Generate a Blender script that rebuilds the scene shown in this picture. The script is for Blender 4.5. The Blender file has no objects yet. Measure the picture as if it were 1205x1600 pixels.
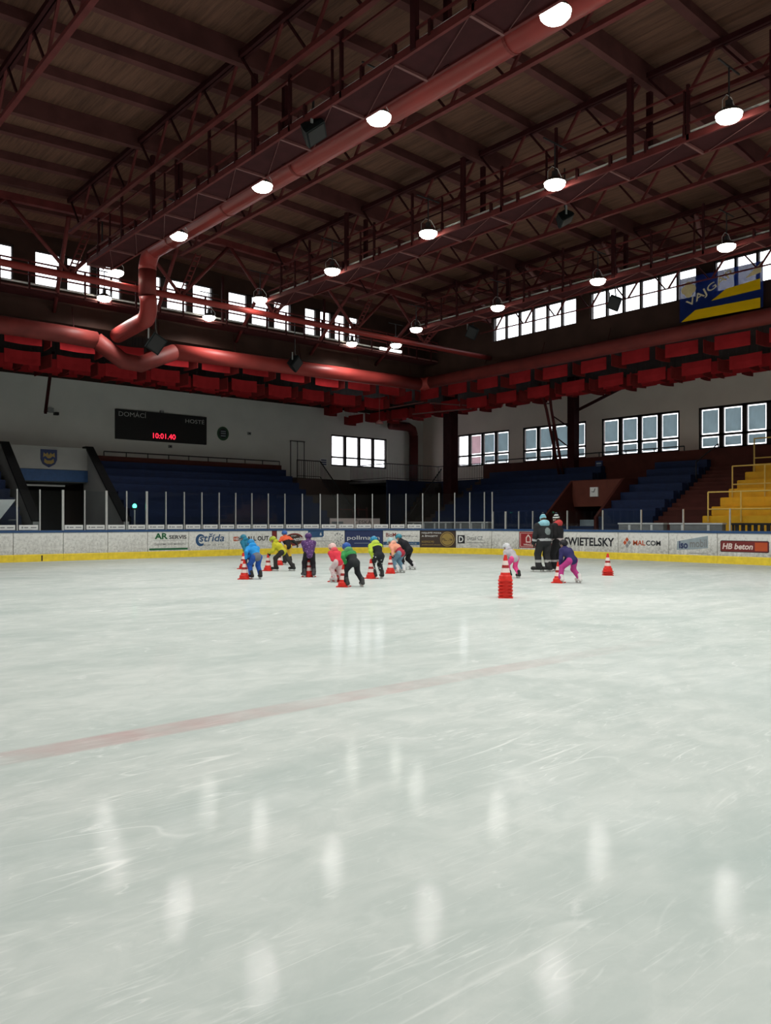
import bpy, bmesh, math, random
import numpy as np
from mathutils import Vector, Matrix

random.seed(7)
RNG = np.random.default_rng(7)
SC = bpy.context.scene
COL = SC.collection
PI = math.pi

# ------------------------------------------------------------------ camera, sky, exposure
EYE = 1.54
cam_d = bpy.data.cameras.new('camera')
cam = bpy.data.objects.new('camera', cam_d)
COL.objects.link(cam)
cam.location = (0, 0, EYE)
cam.rotation_euler = (PI / 2, 0, math.radians(-40.7))
cam_d.sensor_fit = 'VERTICAL'
cam_d.sensor_height = 36.0
cam_d.lens = 1260 / 1600 * 36.0
cam_d.shift_y = 15.5 / 1600
cam_d.clip_end = 300
SC.camera = cam

SKY_STRENGTH = 4.0
LAMP_WATTS = 445.0
world = bpy.data.worlds.new('overcast_sky')
SC.world = world
world.use_nodes = True
wbg = world.node_tree.nodes['Background']
wbg.inputs['Color'].default_value = (0.93, 0.95, 1.0, 1)
wbg.inputs['Strength'].default_value = SKY_STRENGTH

SC.view_settings.view_transform = 'Standard'
SC.view_settings.look = 'None'
SC.view_settings.gamma = 1.0
SC.view_settings.exposure = 0.0
SC.view_settings.use_curve_mapping = False
try:
    SC.cycles.use_denoising = True
    SC.cycles.max_bounces = 8
    SC.cycles.diffuse_bounces = 4
    SC.cycles.transparent_max_bounces = 12
    SC.cycles.sample_clamp_indirect = 4.0
    SC.cycles.caustics_reflective = False
    SC.cycles.caustics_refractive = False
except Exception:
    pass

# ------------------------------------------------------------------ materials
def new_mat(name):
    m = bpy.data.materials.new(name)
    m.use_nodes = True
    return m, m.node_tree, m.node_tree.nodes['Principled BSDF']

def mat(name, col, rough=0.6, metal=0.0, var=0.12, scale=6.0, bump=0.0, spec=0.4, stretch=(1, 1, 1)):
    """plain procedural paint: base colour with a soft noise variation and optional fine relief"""
    m, nt, b = new_mat(name)
    b.inputs['Roughness'].default_value = rough
    b.inputs['Metallic'].default_value = metal
    b.inputs['Specular IOR Level'].default_value = spec
    tc = nt.nodes.new('ShaderNodeTexCoord')
    mp = nt.nodes.new('ShaderNodeMapping')
    mp.inputs['Scale'].default_value = stretch
    nz = nt.nodes.new('ShaderNodeTexNoise')
    nz.inputs['Scale'].default_value = scale
    nz.inputs['Detail'].default_value = 5
    rp = nt.nodes.new('ShaderNodeValToRGB')
    a = [max(0, c * (1 - var)) for c in col]
    d = [min(1, c * (1 + var)) for c in col]
    rp.color_ramp.elements[0].position = 0.3
    rp.color_ramp.elements[1].position = 0.7
    rp.color_ramp.elements[0].color = (*a, 1)
    rp.color_ramp.elements[1].color = (*d, 1)
    L = nt.links.new
    L(tc.outputs['Object'], mp.inputs['Vector'])
    L(mp.outputs['Vector'], nz.inputs['Vector'])
    L(nz.outputs['Fac'], rp.inputs['Fac'])
    L(rp.outputs['Color'], b.inputs['Base Color'])
    if bump:
        bp = nt.nodes.new('ShaderNodeBump')
        bp.inputs['Strength'].default_value = bump
        bp.inputs['Distance'].default_value = 0.02
        L(nz.outputs['Fac'], bp.inputs['Height'])
        L(bp.outputs['Normal'], b.inputs['Normal'])
    return m

def emit(name, col, strength):
    m, nt, b = new_mat(name)
    b.inputs['Base Color'].default_value = (*col, 1)
    b.inputs['Emission Color'].default_value = (*col, 1)
    b.inputs['Emission Strength'].default_value = strength
    return m

def ice_material():
    m, nt, b = new_mat('scratched_ice')
    N, L = nt.nodes.new, nt.links.new
    tc = N('ShaderNodeTexCoord')
    def noise(scale, detail=4, stretch=(1, 1, 1), rot=0.0, dist=0.0, rough=0.55):
        mp = N('ShaderNodeMapping')
        mp.inputs['Scale'].default_value = stretch
        mp.inputs['Rotation'].default_value = (0, 0, rot)
        n = N('ShaderNodeTexNoise')
        n.inputs['Scale'].default_value = scale
        n.inputs['Detail'].default_value = detail
        n.inputs['Roughness'].default_value = rough
        n.inputs['Distortion'].default_value = dist
        L(tc.outputs['Object'], mp.inputs['Vector'])
        L(mp.outputs['Vector'], n.inputs['Vector'])
        return n.outputs['Fac']
    def mth(op, a, b_=None, clamp=False):
        n = N('ShaderNodeMath')
        n.operation = op
        n.use_clamp = clamp
        for i, v in enumerate((a, b_)):
            if v is None:
                continue
            if isinstance(v, (int, float)):
                n.inputs[i].default_value = v
            else:
                L(v, n.inputs[i])
        return n.outputs[0]
    def ridge(fac, width):
        d = mth('ABSOLUTE', mth('SUBTRACT', fac, 0.5))
        return mth('SUBTRACT', 1.0, mth('DIVIDE', d, width), True)
    def mix(fac, c1, c2):
        n = N('ShaderNodeMix')
        n.data_type = 'RGBA'
        for sock, v in ((n.inputs['Factor'], fac), (n.inputs['A'], c1), (n.inputs['B'], c2)):
            if isinstance(v, (int, float)):
                sock.default_value = v
            elif isinstance(v, tuple):
                sock.default_value = (*v, 1)
            else:
                L(v, sock)
        return n.outputs['Result']
    big = noise(0.16, 5)
    mid = noise(0.9, 6, (1, 2.2, 1), 0.6)
    col = mix(mth('MULTIPLY', mth('SUBTRACT', big, 0.30), 2.2, True), (0.60, 0.655, 0.630), (0.80, 0.84, 0.815))
    wet = mth('MULTIPLY', mth('SUBTRACT', noise(0.33, 8, (1.0, 2.0, 1), -0.7, 0.8, 0.62), 0.475), 4.5, True)
    col = mix(mth('MULTIPLY', wet, 0.72), col, (0.41, 0.495, 0.475))
    col = mix(mth('MULTIPLY', mth('SUBTRACT', mid, 0.45), 1.1, True), col, (0.80, 0.82, 0.80))
    fine = mth('MULTIPLY', mth('SUBTRACT', noise(2.2, 8, (1, 1.6, 1), 0.9, 0.6, 0.65), 0.40), 2.6, True)
    col = mix(mth('MULTIPLY', mth('SUBTRACT', 1.0, fine), 0.52), col, (0.43, 0.505, 0.485))
    # skate cuts: thin pale curved lines at several sizes
    near = mth('MULTIPLY', mth('SUBTRACT', noise(0.22, 3), 0.36), 4.0, True)
    for sc, w, rot, st, amt in ((0.8, 0.006, 0.3, (0.3, 2.2, 1), 0.5), (1.1, 0.007, 1.2, (0.3, 2.6, 1), 0.45), (1.6, 0.008, 2.1, (0.25, 3.0, 1), 0.5), (2.2, 0.010, 2.8, (0.25, 3.2, 1), 0.45), (3.0, 0.012, 0.8, (0.25, 3.5, 1), 0.4), (4.5, 0.016, 1.7, (0.3, 3.0, 1), 0.4), (6.5, 0.02, 2.5, (0.3, 3.0, 1), 0.35)):
        r = ridge(noise(sc, 1.0, st, rot, 0.25, 0.35), w)
        brk = mth('MULTIPLY', mth('SUBTRACT', noise(sc * 0.9, 3, (1, 1, 1), rot + 1.0), 0.50), 6.0, True)
        r = mth('MULTIPLY', r, mth('MULTIPLY', brk, mth('MULTIPLY', near, amt * 1.7)), True)
        col = mix(r, col, (0.90, 0.93, 0.91))
    snow = mth('MULTIPLY', mth('SUBTRACT', noise(1.4, 9, (1, 2, 1), 0.2, 1.2, 0.7), 0.60), 7.0, True)
    col = mix(mth('MULTIPLY', snow, 0.55), col, (0.90, 0.92, 0.91))
    # the red centre line frozen into the ice, across the rink (along X)
    sep = N('ShaderNodeSeparateXYZ')
    L(tc.outputs['Object'], sep.inputs[0])
    yd = mth('ABSOLUTE', mth('SUBTRACT', sep.outputs['Y'], 5.60))
    line = mth('MULTIPLY', mth('SUBTRACT', 0.18, yd), 22.0, True)
    wear = mth('MULTIPLY', mth('SUBTRACT', noise(1.1, 6), 0.28), 2.4, True)
    worn = mth('SUBTRACT', 1.15, mth('MULTIPLY', sep.outputs['X'], 0.115), True)
    col = mix(mth('MULTIPLY', mth('MULTIPLY', line, wear), mth('MULTIPLY', worn, 0.55)), col, (0.52, 0.20, 0.21))
    # fine relief
    bp = N('ShaderNodeBump')
    bp.inputs['Strength'].default_value = 0.028
    bp.inputs['Distance'].default_value = 0.01
    L(noise(16.0, 8, (1, 2.5, 1), 0.8, 0.3, 0.7), bp.inputs['Height'])
    dif = N('ShaderNodeBsdfDiffuse')
    L(col, dif.inputs['Color'])
    L(bp.outputs['Normal'], dif.inputs['Normal'])
    gl = N('ShaderNodeBsdfGlossy')
    gl.inputs['Color'].default_value = (1, 1, 1, 1)
    L(mth('ADD', 0.03, mth('MULTIPLY', mid, 0.045)), gl.inputs['Roughness'])
    L(bp.outputs['Normal'], gl.inputs['Normal'])
    lw = N('ShaderNodeLayerWeight')
    lw.inputs['Blend'].default_value = 0.5
    fac = mth('MULTIPLY', mth('POWER', lw.outputs['Facing'], 4.2), 0.115, True)
    mx = N('ShaderNodeMixShader')
    L(fac, mx.inputs[0])
    L(dif.outputs[0], mx.inputs[1])
    L(gl.outputs[0], mx.inputs[2])
    out = [n for n in nt.nodes if n.type == 'OUTPUT_MATERIAL'][0]
    L(mx.outputs[0], out.inputs['Surface'])
    nt.nodes.remove(b)
    return m

def glass_material(name, tint=(0.93, 0.96, 0.96), refl=0.05):
    m, nt, b = new_mat(name)
    N, L = nt.nodes.new, nt.links.new
    tr = N('ShaderNodeBsdfTransparent')
    tr.inputs['Color'].default_value = (*tint, 1)
    gl = N('ShaderNodeBsdfGlossy')
    gl.inputs['Roughness'].default_value = 0.03
    mx = N('ShaderNodeMixShader')
    mx.inputs[0].default_value = refl
    L(tr.outputs[0], mx.inputs[1])
    L(gl.outputs[0], mx.inputs[2])
    out = [n for n in nt.nodes if n.type == 'OUTPUT_MATERIAL'][0]
    L(mx.outputs[0], out.inputs['Surface'])
    nt.nodes.remove(b)
    return m

def cloth_material(name, col, trans=0.5):
    """thin sheet that lets daylight through (window blinds, the hung flag)"""
    m, nt, b = new_mat(name)
    N, L = nt.nodes.new, nt.links.new
    df = N('ShaderNodeBsdfDiffuse')
    tl = N('ShaderNodeBsdfTranslucent')
    nz = N('ShaderNodeTexNoise')
    nz.inputs['Scale'].default_value = 3.0
    rp = N('ShaderNodeValToRGB')
    rp.color_ramp.elements[0].color = (*[c * 0.85 for c in col], 1)
    rp.color_ramp.elements[1].color = (*[min(1, c * 1.15) for c in col], 1)
    L(nz.outputs['Fac'], rp.inputs['Fac'])
    L(rp.outputs['Color'], df.inputs['Color'])
    L(rp.outputs['Color'], tl.inputs['Color'])
    mx = N('ShaderNodeMixShader')
    mx.inputs[0].default_value = trans
    L(df.outputs[0], mx.inputs[1])
    L(tl.outputs[0], mx.inputs[2])
    out = [n for n in nt.nodes if n.type == 'OUTPUT_MATERIAL'][0]
    L(mx.outputs[0], out.inputs['Surface'])
    nt.nodes.remove(b)
    return m

def sheer_material(name, col, trans, clear):
    m = cloth_material(name, col, trans)
    nt = m.node_tree
    out = [n for n in nt.nodes if n.type == 'OUTPUT_MATERIAL'][0]
    src = out.inputs['Surface'].links[0].from_socket
    tr = nt.nodes.new('ShaderNodeBsdfTransparent')
    mx = nt.nodes.new('ShaderNodeMixShader')
    mx.inputs[0].default_value = clear
    nt.links.new(src, mx.inputs[1])
    nt.links.new(tr.outputs[0], mx.inputs[2])
    nt.links.new(mx.outputs[0], out.inputs['Surface'])
    return m

def deck_material():
    """brown boards under the roof: grain along the hall with darker, uneven streaks"""
    m, nt, b = new_mat('roof_boards')
    N, L = nt.nodes.new, nt.links.new
    tc = N('ShaderNodeTexCoord')
    mp = N('ShaderNodeMapping')
    mp.inputs['Scale'].default_value = (7.0, 0.35, 1)
    n1 = N('ShaderNodeTexNoise')
    n1.inputs['Scale'].default_value = 2.0
    n1.inputs['Detail'].default_value = 6
    n1.inputs['Roughness'].default_value = 0.7
    n2 = N('ShaderNodeTexNoise')
    n2.inputs['Scale'].default_value = 0.35
    n2.inputs['Detail'].default_value = 3
    rp = N('ShaderNodeValToRGB')
    rp.color_ramp.elements[0].position = 0.32
    rp.color_ramp.elements[1].position = 0.70
    rp.color_ramp.elements[0].color = (0.064, 0.031, 0.021, 1)
    rp.color_ramp.elements[1].color = (0.150, 0.071, 0.047, 1)
    L(tc.outputs['Object'], mp.inputs['Vector'])
    L(mp.outputs['Vector'], n1.inputs['Vector'])
    L(tc.outputs['Object'], n2.inputs['Vector'])
    ad = N('ShaderNodeMath')
    ad.operation = 'ADD'
    sb = N('ShaderNodeMath')
    sb.operation = 'MULTIPLY_ADD'
    sb.inputs[1].default_value = 0.35
    sb.inputs[2].default_value = -0.175
    L(n2.outputs['Fac'], sb.inputs[0])
    L(n1.outputs['Fac'], ad.inputs[0])
    L(sb.outputs[0], ad.inputs[1])
    L(ad.outputs[0], rp.inputs['Fac'])
    L(rp.outputs['Color'], b.inputs['Base Color'])
    b.inputs['Roughness'].default_value = 0.75
    b.inputs['Specular IOR Level'].default_value = 0.15
    bp = N('ShaderNodeBump')
    bp.inputs['Strength'].default_value = 0.4
    bp.inputs['Distance'].default_value = 0.02
    L(n1.outputs['Fac'], bp.inputs['Height'])
    L(bp.outputs['Normal'], b.inputs['Normal'])
    return m

def board_material():
    """white rink board with grey scuffs that thicken towards the ice"""
    m, nt, b = new_mat('scuffed_white_board')
    N, L = nt.nodes.new, nt.links.new
    tc = N('ShaderNodeTexCoord')
    sep = N('ShaderNodeSeparateXYZ')
    L(tc.outputs['Object'], sep.inputs[0])
    nz = N('ShaderNodeTexNoise')
    nz.inputs['Scale'].default_value = 9.0
    nz.inputs['Detail'].default_value = 8
    nz.inputs['Roughness'].default_value = 0.75
    L(tc.outputs['Object'], nz.inputs['Vector'])
    n2 = N('ShaderNodeTexNoise')
    n2.inputs['Scale'].default_value = 0.7
    L(tc.outputs['Object'], n2.inputs['Vector'])
    hz = N('ShaderNodeMapRange')
    hz.inputs['From Min'].default_value = 1.1
    hz.inputs['From Max'].default_value = 0.25
    hz.inputs['To Min'].default_value = -0.10
    hz.inputs['To Max'].default_value = 0.10
    L(sep.outputs['Z'], hz.inputs['Value'])
    a1 = N('ShaderNodeMath')
    a1.operation = 'ADD'
    L(nz.outputs['Fac'], a1.inputs[0])
    L(hz.outputs['Result'], a1.inputs[1])
    a2 = N('ShaderNodeMath')
    a2.operation = 'MULTIPLY_ADD'
    a2.inputs[1].default_value = 0.35
    a2.inputs[2].default_value = -0.17
    L(n2.outputs['Fac'], a2.inputs[0])
    a3 = N('ShaderNodeMath')
    a3.operation = 'ADD'
    L(a1.outputs[0], a3.inputs[0])
    L(a2.outputs[0], a3.inputs[1])
    rp = N('ShaderNodeValToRGB')
    rp.color_ramp.elements[0].position = 0.42
    rp.color_ramp.elements[0].color = (0.84, 0.845, 0.81, 1)
    rp.color_ramp.elements[1].position = 0.72
    rp.color_ramp.elements[1].color = (0.40, 0.40, 0.375, 1)
    L(a3.outputs[0], rp.inputs['Fac'])
    L(rp.outputs['Color'], b.inputs['Base Color'])
    b.inputs['Roughness'].default_value = 0.45
    return m

M = {}
M['ice'] = ice_material()
M['concrete'] = mat('grey_concrete', (0.16, 0.155, 0.15), 0.85, var=0.25, scale=2.0, bump=0.15)
M['wall_bounce'] = mat('bounce_tinted_wall', (0.88, 0.765, 0.685), 0.8, var=0.05, scale=0.7, bump=0.05)  # lighter, warmer than the far wall: pinkish bounce light put in the colour
M['wall'] = mat('off_white_wall', (0.76, 0.755, 0.72), 0.8, var=0.05, scale=0.7, bump=0.05)
M['wall_brown'] = mat('brown_cladding', (0.042, 0.021, 0.016), 0.75, var=0.2, scale=1.5, spec=0.15)
M['portal'] = mat('greyed_portal_render', (0.40, 0.40, 0.385), 0.85, var=0.08, scale=1.0)
M['dado'] = mat('dark_brown_dado', (0.045, 0.028, 0.023), 0.8, var=0.2, scale=1.2)
M['deck'] = deck_material()
M['ceil_dark'] = mat('dark_aisle_ceiling', (0.022, 0.011, 0.010), 0.85, var=0.3, scale=1.0)
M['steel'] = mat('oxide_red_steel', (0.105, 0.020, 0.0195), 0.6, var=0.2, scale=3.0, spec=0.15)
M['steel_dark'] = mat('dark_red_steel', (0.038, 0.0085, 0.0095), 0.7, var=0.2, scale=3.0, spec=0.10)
M['steel_pale'] = mat('pale_red_steel', (0.15, 0.058, 0.055), 0.5, var=0.15, scale=5.0, spec=0.3)
M['beam'] = mat('dark_brown_beam', (0.085, 0.031, 0.029), 0.75, var=0.2, scale=2.0, spec=0.10)
M['duct'] = mat('red_painted_duct', (0.215, 0.027, 0.023), 0.45, var=0.1, scale=1.5, spec=0.2)
M['duct_dusty'] = mat('dusty_red_duct', (0.135, 0.021, 0.018), 0.55, var=0.2, scale=2.0, spec=0.2)
M['baffle'] = mat('red_felt_baffle', (0.34, 0.018, 0.022), 0.9, var=0.12, scale=3.0, spec=0.1)
M['baffle_grey'] = mat('grey_red_baffle', (0.20, 0.020, 0.020), 0.9, var=0.12, scale=3.0, spec=0.1)
M['parapet'] = mat('maroon_parapet', (0.075, 0.018, 0.013), 0.7, var=0.15, scale=2.0, spec=0.2)
M['hood'] = mat('brown_red_fascia', (0.130, 0.036, 0.024), 0.6, var=0.12, scale=2.0, spec=0.2)
M['dark'] = mat('near_black', (0.012, 0.012, 0.013), 0.6, var=0.2)
M['speaker'] = mat('dark_speaker_shell', (0.008, 0.011, 0.012), 0.6, var=0.15, spec=0.15)
M['seat_blue'] = mat('deep_blue_bench', (0.0035, 0.014, 0.058), 0.75, var=0.15, scale=4.0)
M['step_blue'] = mat('blue_painted_step', (0.0035, 0.013, 0.050), 0.8, var=0.2, scale=2.0)
M['seat_yellow'] = mat('golden_yellow_step', (0.88, 0.46, 0.012), 0.6, var=0.08, scale=3.0)
M['rail_yellow'] = mat('pale_yellow_railing', (0.80, 0.55, 0.14), 0.5, var=0.06)
M['rail_dark'] = mat('dark_railing', (0.022, 0.020, 0.022), 0.5, var=0.1)
M['board'] = board_material()
M['kick'] = mat('yellow_kick_strip', (0.92, 0.68, 0.05), 0.5, var=0.12, scale=5.0)
M['rail_blue'] = mat('blue_top_rail', (0.022, 0.075, 0.20), 0.5, var=0.12)
M['alu'] = mat('aluminium_post', (0.62, 0.63, 0.62), 0.35, metal=0.6, var=0.06)
M['glass'] = glass_material('rink_glass', (0.90, 0.93, 0.94), 0.02)
M['pane'] = glass_material('window_glass', (0.97, 0.97, 0.97), 0.05)
M['frame'] = mat('dark_window_frame', (0.030, 0.021, 0.020), 0.6, var=0.15)
M['blind'] = cloth_material('grey_window_blind', (0.50, 0.58, 0.605), 0.42)
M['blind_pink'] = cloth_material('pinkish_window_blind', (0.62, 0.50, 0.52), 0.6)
M['white'] = mat('plain_white', (0.78, 0.79, 0.78), 0.5, var=0.04)
M['grey'] = mat('mid_grey', (0.24, 0.25, 0.25), 0.6, var=0.1)
M['black'] = mat('plain_black', (0.010, 0.010, 0.011), 0.5, var=0.1)
M['ink'] = mat('dark_ink', (0.022, 0.024, 0.030), 0.5, var=0.05)
M['ink_grey'] = mat('grey_ink', (0.26, 0.27, 0.28), 0.5, var=0.05)
M['ink_green'] = mat('green_ink', (0.010, 0.125, 0.040), 0.5, var=0.05)
M['ink_dgreen'] = mat('dark_green_ink', (0.035, 0.095, 0.050), 0.5, var=0.05)
M['ink_blue'] = mat('blue_ink', (0.025, 0.085, 0.200), 0.5, var=0.05)
M['ink_navy'] = mat('navy_ink', (0.022, 0.038, 0.125), 0.5, var=0.05)
M['ink_red'] = mat('red_ink', (0.330, 0.022, 0.028), 0.5, var=0.05)
M['ink_orange'] = mat('orange_ink', (0.55, 0.090, 0.025), 0.5, var=0.05)
M['ink_brown'] = mat('brown_ink', (0.055, 0.036, 0.028), 0.5, var=0.08)
M['ink_gold'] = mat('gold_ink', (0.36, 0.25, 0.07), 0.5, var=0.08)
M['ink_maroon'] = mat('maroon_ink', (0.20, 0.026, 0.026), 0.5, var=0.05)
M['ink_steel'] = mat('pale_steel_ink', (0.33, 0.40, 0.44), 0.5, var=0.08)
M['led_label'] = mat('pale_scoreboard_print', (0.60, 0.61, 0.60), 0.6, var=0.03)
M['led_red'] = emit('red_led', (1.0, 0.02, 0.05), 2.6)
M['led_green'] = emit('green_lamp', (0.10, 1.0, 0.55), 4.0)
M['lamp_glow'] = emit('lamp_glow', (1.0, 0.95, 0.80), 25.0)
M['tube_glow'] = emit('tube_glow', (1.0, 0.98, 0.95), 2.0)
M['lamp_shell'] = mat('lamp_reflector', (0.045, 0.036, 0.032), 0.5, var=0.06)
M['cone_red'] = mat('cone_red', (0.72, 0.028, 0.018), 0.45, var=0.06)
M['cone_dark'] = mat('cone_band_dark_red', (0.36, 0.020, 0.020), 0.45, var=0.06)
M['cone_white'] = mat('cone_band_white', (0.85, 0.70, 0.66), 0.4, var=0.04)
M['flag_blue'] = sheer_material('flag_blue', (0.016, 0.034, 0.165), 0.5, 0.20)
M['flag_yellow'] = cloth_material('flag_yellow', (0.85, 0.56, 0.01), 0.4)
M['flag_pale'] = cloth_material('flag_pale', (0.86, 0.72, 0.42), 0.35)
M['skin'] = mat('skin', (0.55, 0.31, 0.22), 0.55, var=0.05)

# ------------------------------------------------------------------ mesh helpers
ORG = {}

class MB:
    def __init__(self):
        self.v, self.f, self.mi, self.cur = [], [], [], 0
    def add(self, vs, fs):
        n = len(self.v)
        self.v += [tuple(p) for p in vs]
        self.f += [tuple(i + n for i in q) for q in fs]
        self.mi += [self.cur] * len(fs)
        return self
    def box(self, x0, x1, y0, y1, z0, z1):
        vs = [(x, y, z) for z in (z0, z1) for y in (y0, y1) for x in (x0, x1)]
        return self.add(vs, [(0, 2, 3, 1), (4, 5, 7, 6), (0, 1, 5, 4), (2, 6, 7, 3), (0, 4, 6, 2), (1, 3, 7, 5)])
    def bar(self, p, q, w, h, up=(0, 0, 1)):
        p, q = Vector(p), Vector(q)
        d = (q - p).normalized()
        u = Vector(up)
        if abs(d.dot(u)) > 0.98:
            u = Vector((1, 0, 0))
        s = d.cross(u).normalized()
        u = s.cross(d)
        s, u = s * w / 2, u * h / 2
        vs = [a + b * s + c * u for a in (p, q) for b, c in ((-1, -1), (1, -1), (1, 1), (-1, 1))]
        return self.add(vs, [(3, 2, 1, 0), (4, 5, 6, 7), (0, 1, 5, 4), (1, 2, 6, 5), (2, 3, 7, 6), (3, 0, 4, 7)])
    def tube(self, pts, r, n=8, r2=None):
        pts = [Vector(p) for p in pts]
        rings, ref = [], None
        for i, p in enumerate(pts):
            if i == 0:
                d = pts[1] - pts[0]
            elif i == len(pts) - 1:
                d = pts[-1] - pts[-2]
            else:
                d = (pts[i + 1] - p).normalized() + (p - pts[i - 1]).normalized()
            d.normalize()
            if ref is None:
                ref = Vector((0, 0, 1)) if abs(d.z) < 0.9 else Vector((1, 0, 0))
            s = d.cross(ref).normalized()
            u = s.cross(d).normalized()
            ref = u
            rr = r if r2 is None else r + (r2 - r) * i / (len(pts) - 1)
            rings.append([p + (s * math.cos(2 * PI * k / n) + u * math.sin(2 * PI * k / n)) * rr for k in range(n)])
        vs = [v for ring in rings for v in ring]
        fs = []
        for i in range(len(rings) - 1):
            for k in range(n):
                a, b = i * n + k, i * n + (k + 1) % n
                fs.append((a, b, b + n, a + n))
        fs.append(tuple(reversed(range(n))))
        fs.append(tuple(range((len(rings) - 1) * n, len(rings) * n)))
        return self.add(vs, fs)
    def lathe(self, prof, n=16, c=(0, 0, 0), square=False):
        vs, fs = [], []
        for r, z in prof:
            for k in range(n):
                a = 2 * PI * k / n + (PI / 4 if square else 0)
                vs.append((c[0] + r * math.cos(a), c[1] + r * math.sin(a), c[2] + z))
        for i in range(len(prof) - 1):
            for k in range(n):
                a, b = i * n + k, i * n + (k + 1) % n
                fs.append((a, b, b + n, a + n))
        fs.append(tuple(reversed(range(n))))
        fs.append(tuple(range((len(prof) - 1) * n, len(prof) * n)))
        return self.add(vs, fs)
    def prism(self, poly, fn, w0, w1):
        """poly: [(u,v)], fn(u,v,w) -> point, extruded between w0 and w1"""
        n = len(poly)
        vs = [fn(u, v, w) for w in (w0, w1) for u, v in poly]
        fs = [tuple(reversed(range(n))), tuple(range(n, 2 * n))]
        fs += [(i, (i + 1) % n, (i + 1) % n + n, i + n) for i in range(n)]
        return self.add(vs, fs)
    def build(self, name, m, parent=None, smooth=False, **props):
        org = ORG.get(parent.name, Vector((0, 0, 0))) if parent is not None else Vector((0, 0, 0))
        me = bpy.data.meshes.new(name)
        me.from_pydata([tuple(Vector(p) - org) for p in self.v], [], self.f)
        ms = m if isinstance(m, (list, tuple)) else [m]
        for x in ms:
            me.materials.append(x)
        if len(ms) > 1:
            me.polygons.foreach_set('material_index', self.mi)
        if smooth:
            me.polygons.foreach_set('use_smooth', [True] * len(me.polygons))
        bm = bmesh.new()
        bm.from_mesh(me)
        bmesh.ops.recalc_face_normals(bm, faces=bm.faces)
        bm.to_mesh(me)
        bm.free()
        me.update()
        o = bpy.data.objects.new(name, me)
        COL.objects.link(o)
        if parent is not None:
            o.parent = parent
            ORG[o.name] = org
        for k, val in props.items():
            o[k] = val
        return o

def thing(name, label, cat, loc=(0, 0, 0), group=None, kind=None):
    o = bpy.data.objects.new(name, None)
    COL.objects.link(o)
    o.location = loc
    o.empty_display_size = 0.2
    ORG[o.name] = Vector(loc)
    if label:
        o['label'] = label
    if cat:
        o['category'] = cat
    if group:
        o['group'] = group
    if kind:
        o['kind'] = kind
    return o

def tag(o, label, cat, group=None, kind=None):
    o['label'] = label
    o['category'] = cat
    if group:
        o['group'] = group
    if kind:
        o['kind'] = kind
    return o

def link_copy(o, parent=None, loc=None):
    c = o.copy()
    COL.objects.link(c)
    c.parent = parent
    if loc is not None:
        c.location = loc
    if parent is not None:
        ORG[c.name] = ORG.get(parent.name, Vector((0, 0, 0)))
    return c

def copy_tree(o, loc=None, label=None, parent=None, rotz=None):
    c = link_copy(o, parent, loc)
    if rotz is not None:
        c.rotation_euler = (0, 0, rotz)
    if label:
        c['label'] = label
    for ch in list(o.children):
        copy_tree(ch, None, None, c)
    return c

def struct(name, mb, m, parent=None, label=None):
    o = mb.build(name, m, parent)
    if parent is None:
        o['kind'] = 'structure'
        if label:
            o['label'] = label
    return o

# flat lettering: filled outline of Blender's built-in font, fitted to a box and mapped onto a surface
def text_mesh(body, shear=0.0, bold=0.0):
    cu = bpy.data.curves.new('lettering_outline', 'FONT')
    cu.body = body
    cu.size = 1.0
    cu.shear = shear
    cu.offset = bold
    cu.resolution_u = 3
    cu.fill_mode = 'FRONT'
    o = bpy.data.objects.new('lettering_outline', cu)
    COL.objects.link(o)
    bpy.context.view_layer.update()
    dg = bpy.context.evaluated_depsgraph_get()
    me = bpy.data.meshes.new_from_object(o.evaluated_get(dg))
    vs = [(v.co.x, v.co.y) for v in me.vertices]
    fs = [tuple(p.vertices) for p in me.polygons]
    bpy.data.objects.remove(o)
    bpy.data.curves.remove(cu)
    bpy.data.meshes.remove(me)
    return vs, fs

def lettering(body, u0, u1, v0, v1, fn, m, parent, name='lettering', shear=0.0, bold=0.0, off=0.008, rot=0.0):
    vs, fs = text_mesh(body, shear, bold)
    us = [a for a, b in vs]
    ws = [b for a, b in vs]
    a0, a1, b0, b1 = min(us), max(us), min(ws), max(ws)
    mb = MB()
    cu, cv = (u0 + u1) / 2, (v0 + v1) / 2
    pts = []
    for a, b in vs:
        u = u0 + (a - a0) / (a1 - a0) * (u1 - u0)
        v = v0 + (b - b0) / max(b1 - b0, 1e-6) * (v1 - v0)
        if rot:
            du, dv = u - cu, v - cv
            u = cu + du * math.cos(rot) - dv * math.sin(rot)
            v = cv + du * math.sin(rot) + dv * math.cos(rot)
        pts.append(fn(u, v, off))
    mb.add(pts, fs)
    o = mb.build(name, m, parent)
    return o

# ------------------------------------------------------------------ setting: floor, walls, roofs
XC, YC = 28.0, 29.6            # raised middle roof: right and far edge
XW, YW = 39.0, 41.3            # outer walls
XL, YF = -13.0, -24.0          # far side of the hall, behind the camera

def wall_grid(mb, axis, c, th, u0, u1, z0, z1, holes):
    us = sorted({u0, u1, *[h[0] for h in holes], *[h[1] for h in holes]})
    zs = sorted({z0, z1, *[h[2] for h in holes], *[h[3] for h in holes]})
    us = [u for u in us if u0 <= u <= u1]
    zs = [z for z in zs if z0 <= z <= z1]
    for a, b in zip(us, us[1:]):
        run = None
        for s, t in zip(zs, zs[1:]):
            mid = ((a + b) / 2, (s + t) / 2)
            solid = not any(h[0] < mid[0] < h[1] and h[2] < mid[1] < h[3] for h in holes)
            if solid:
                run = (run[0], t) if run else (s, t)
            if (not solid or t == zs[-1]) and run:
                if axis == 'x':
                    mb.box(c, c + th, a, b, run[0], run[1])
                else:
                    mb.box(a, b, c, c + th, run[0], run[1])
                run = None

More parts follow.
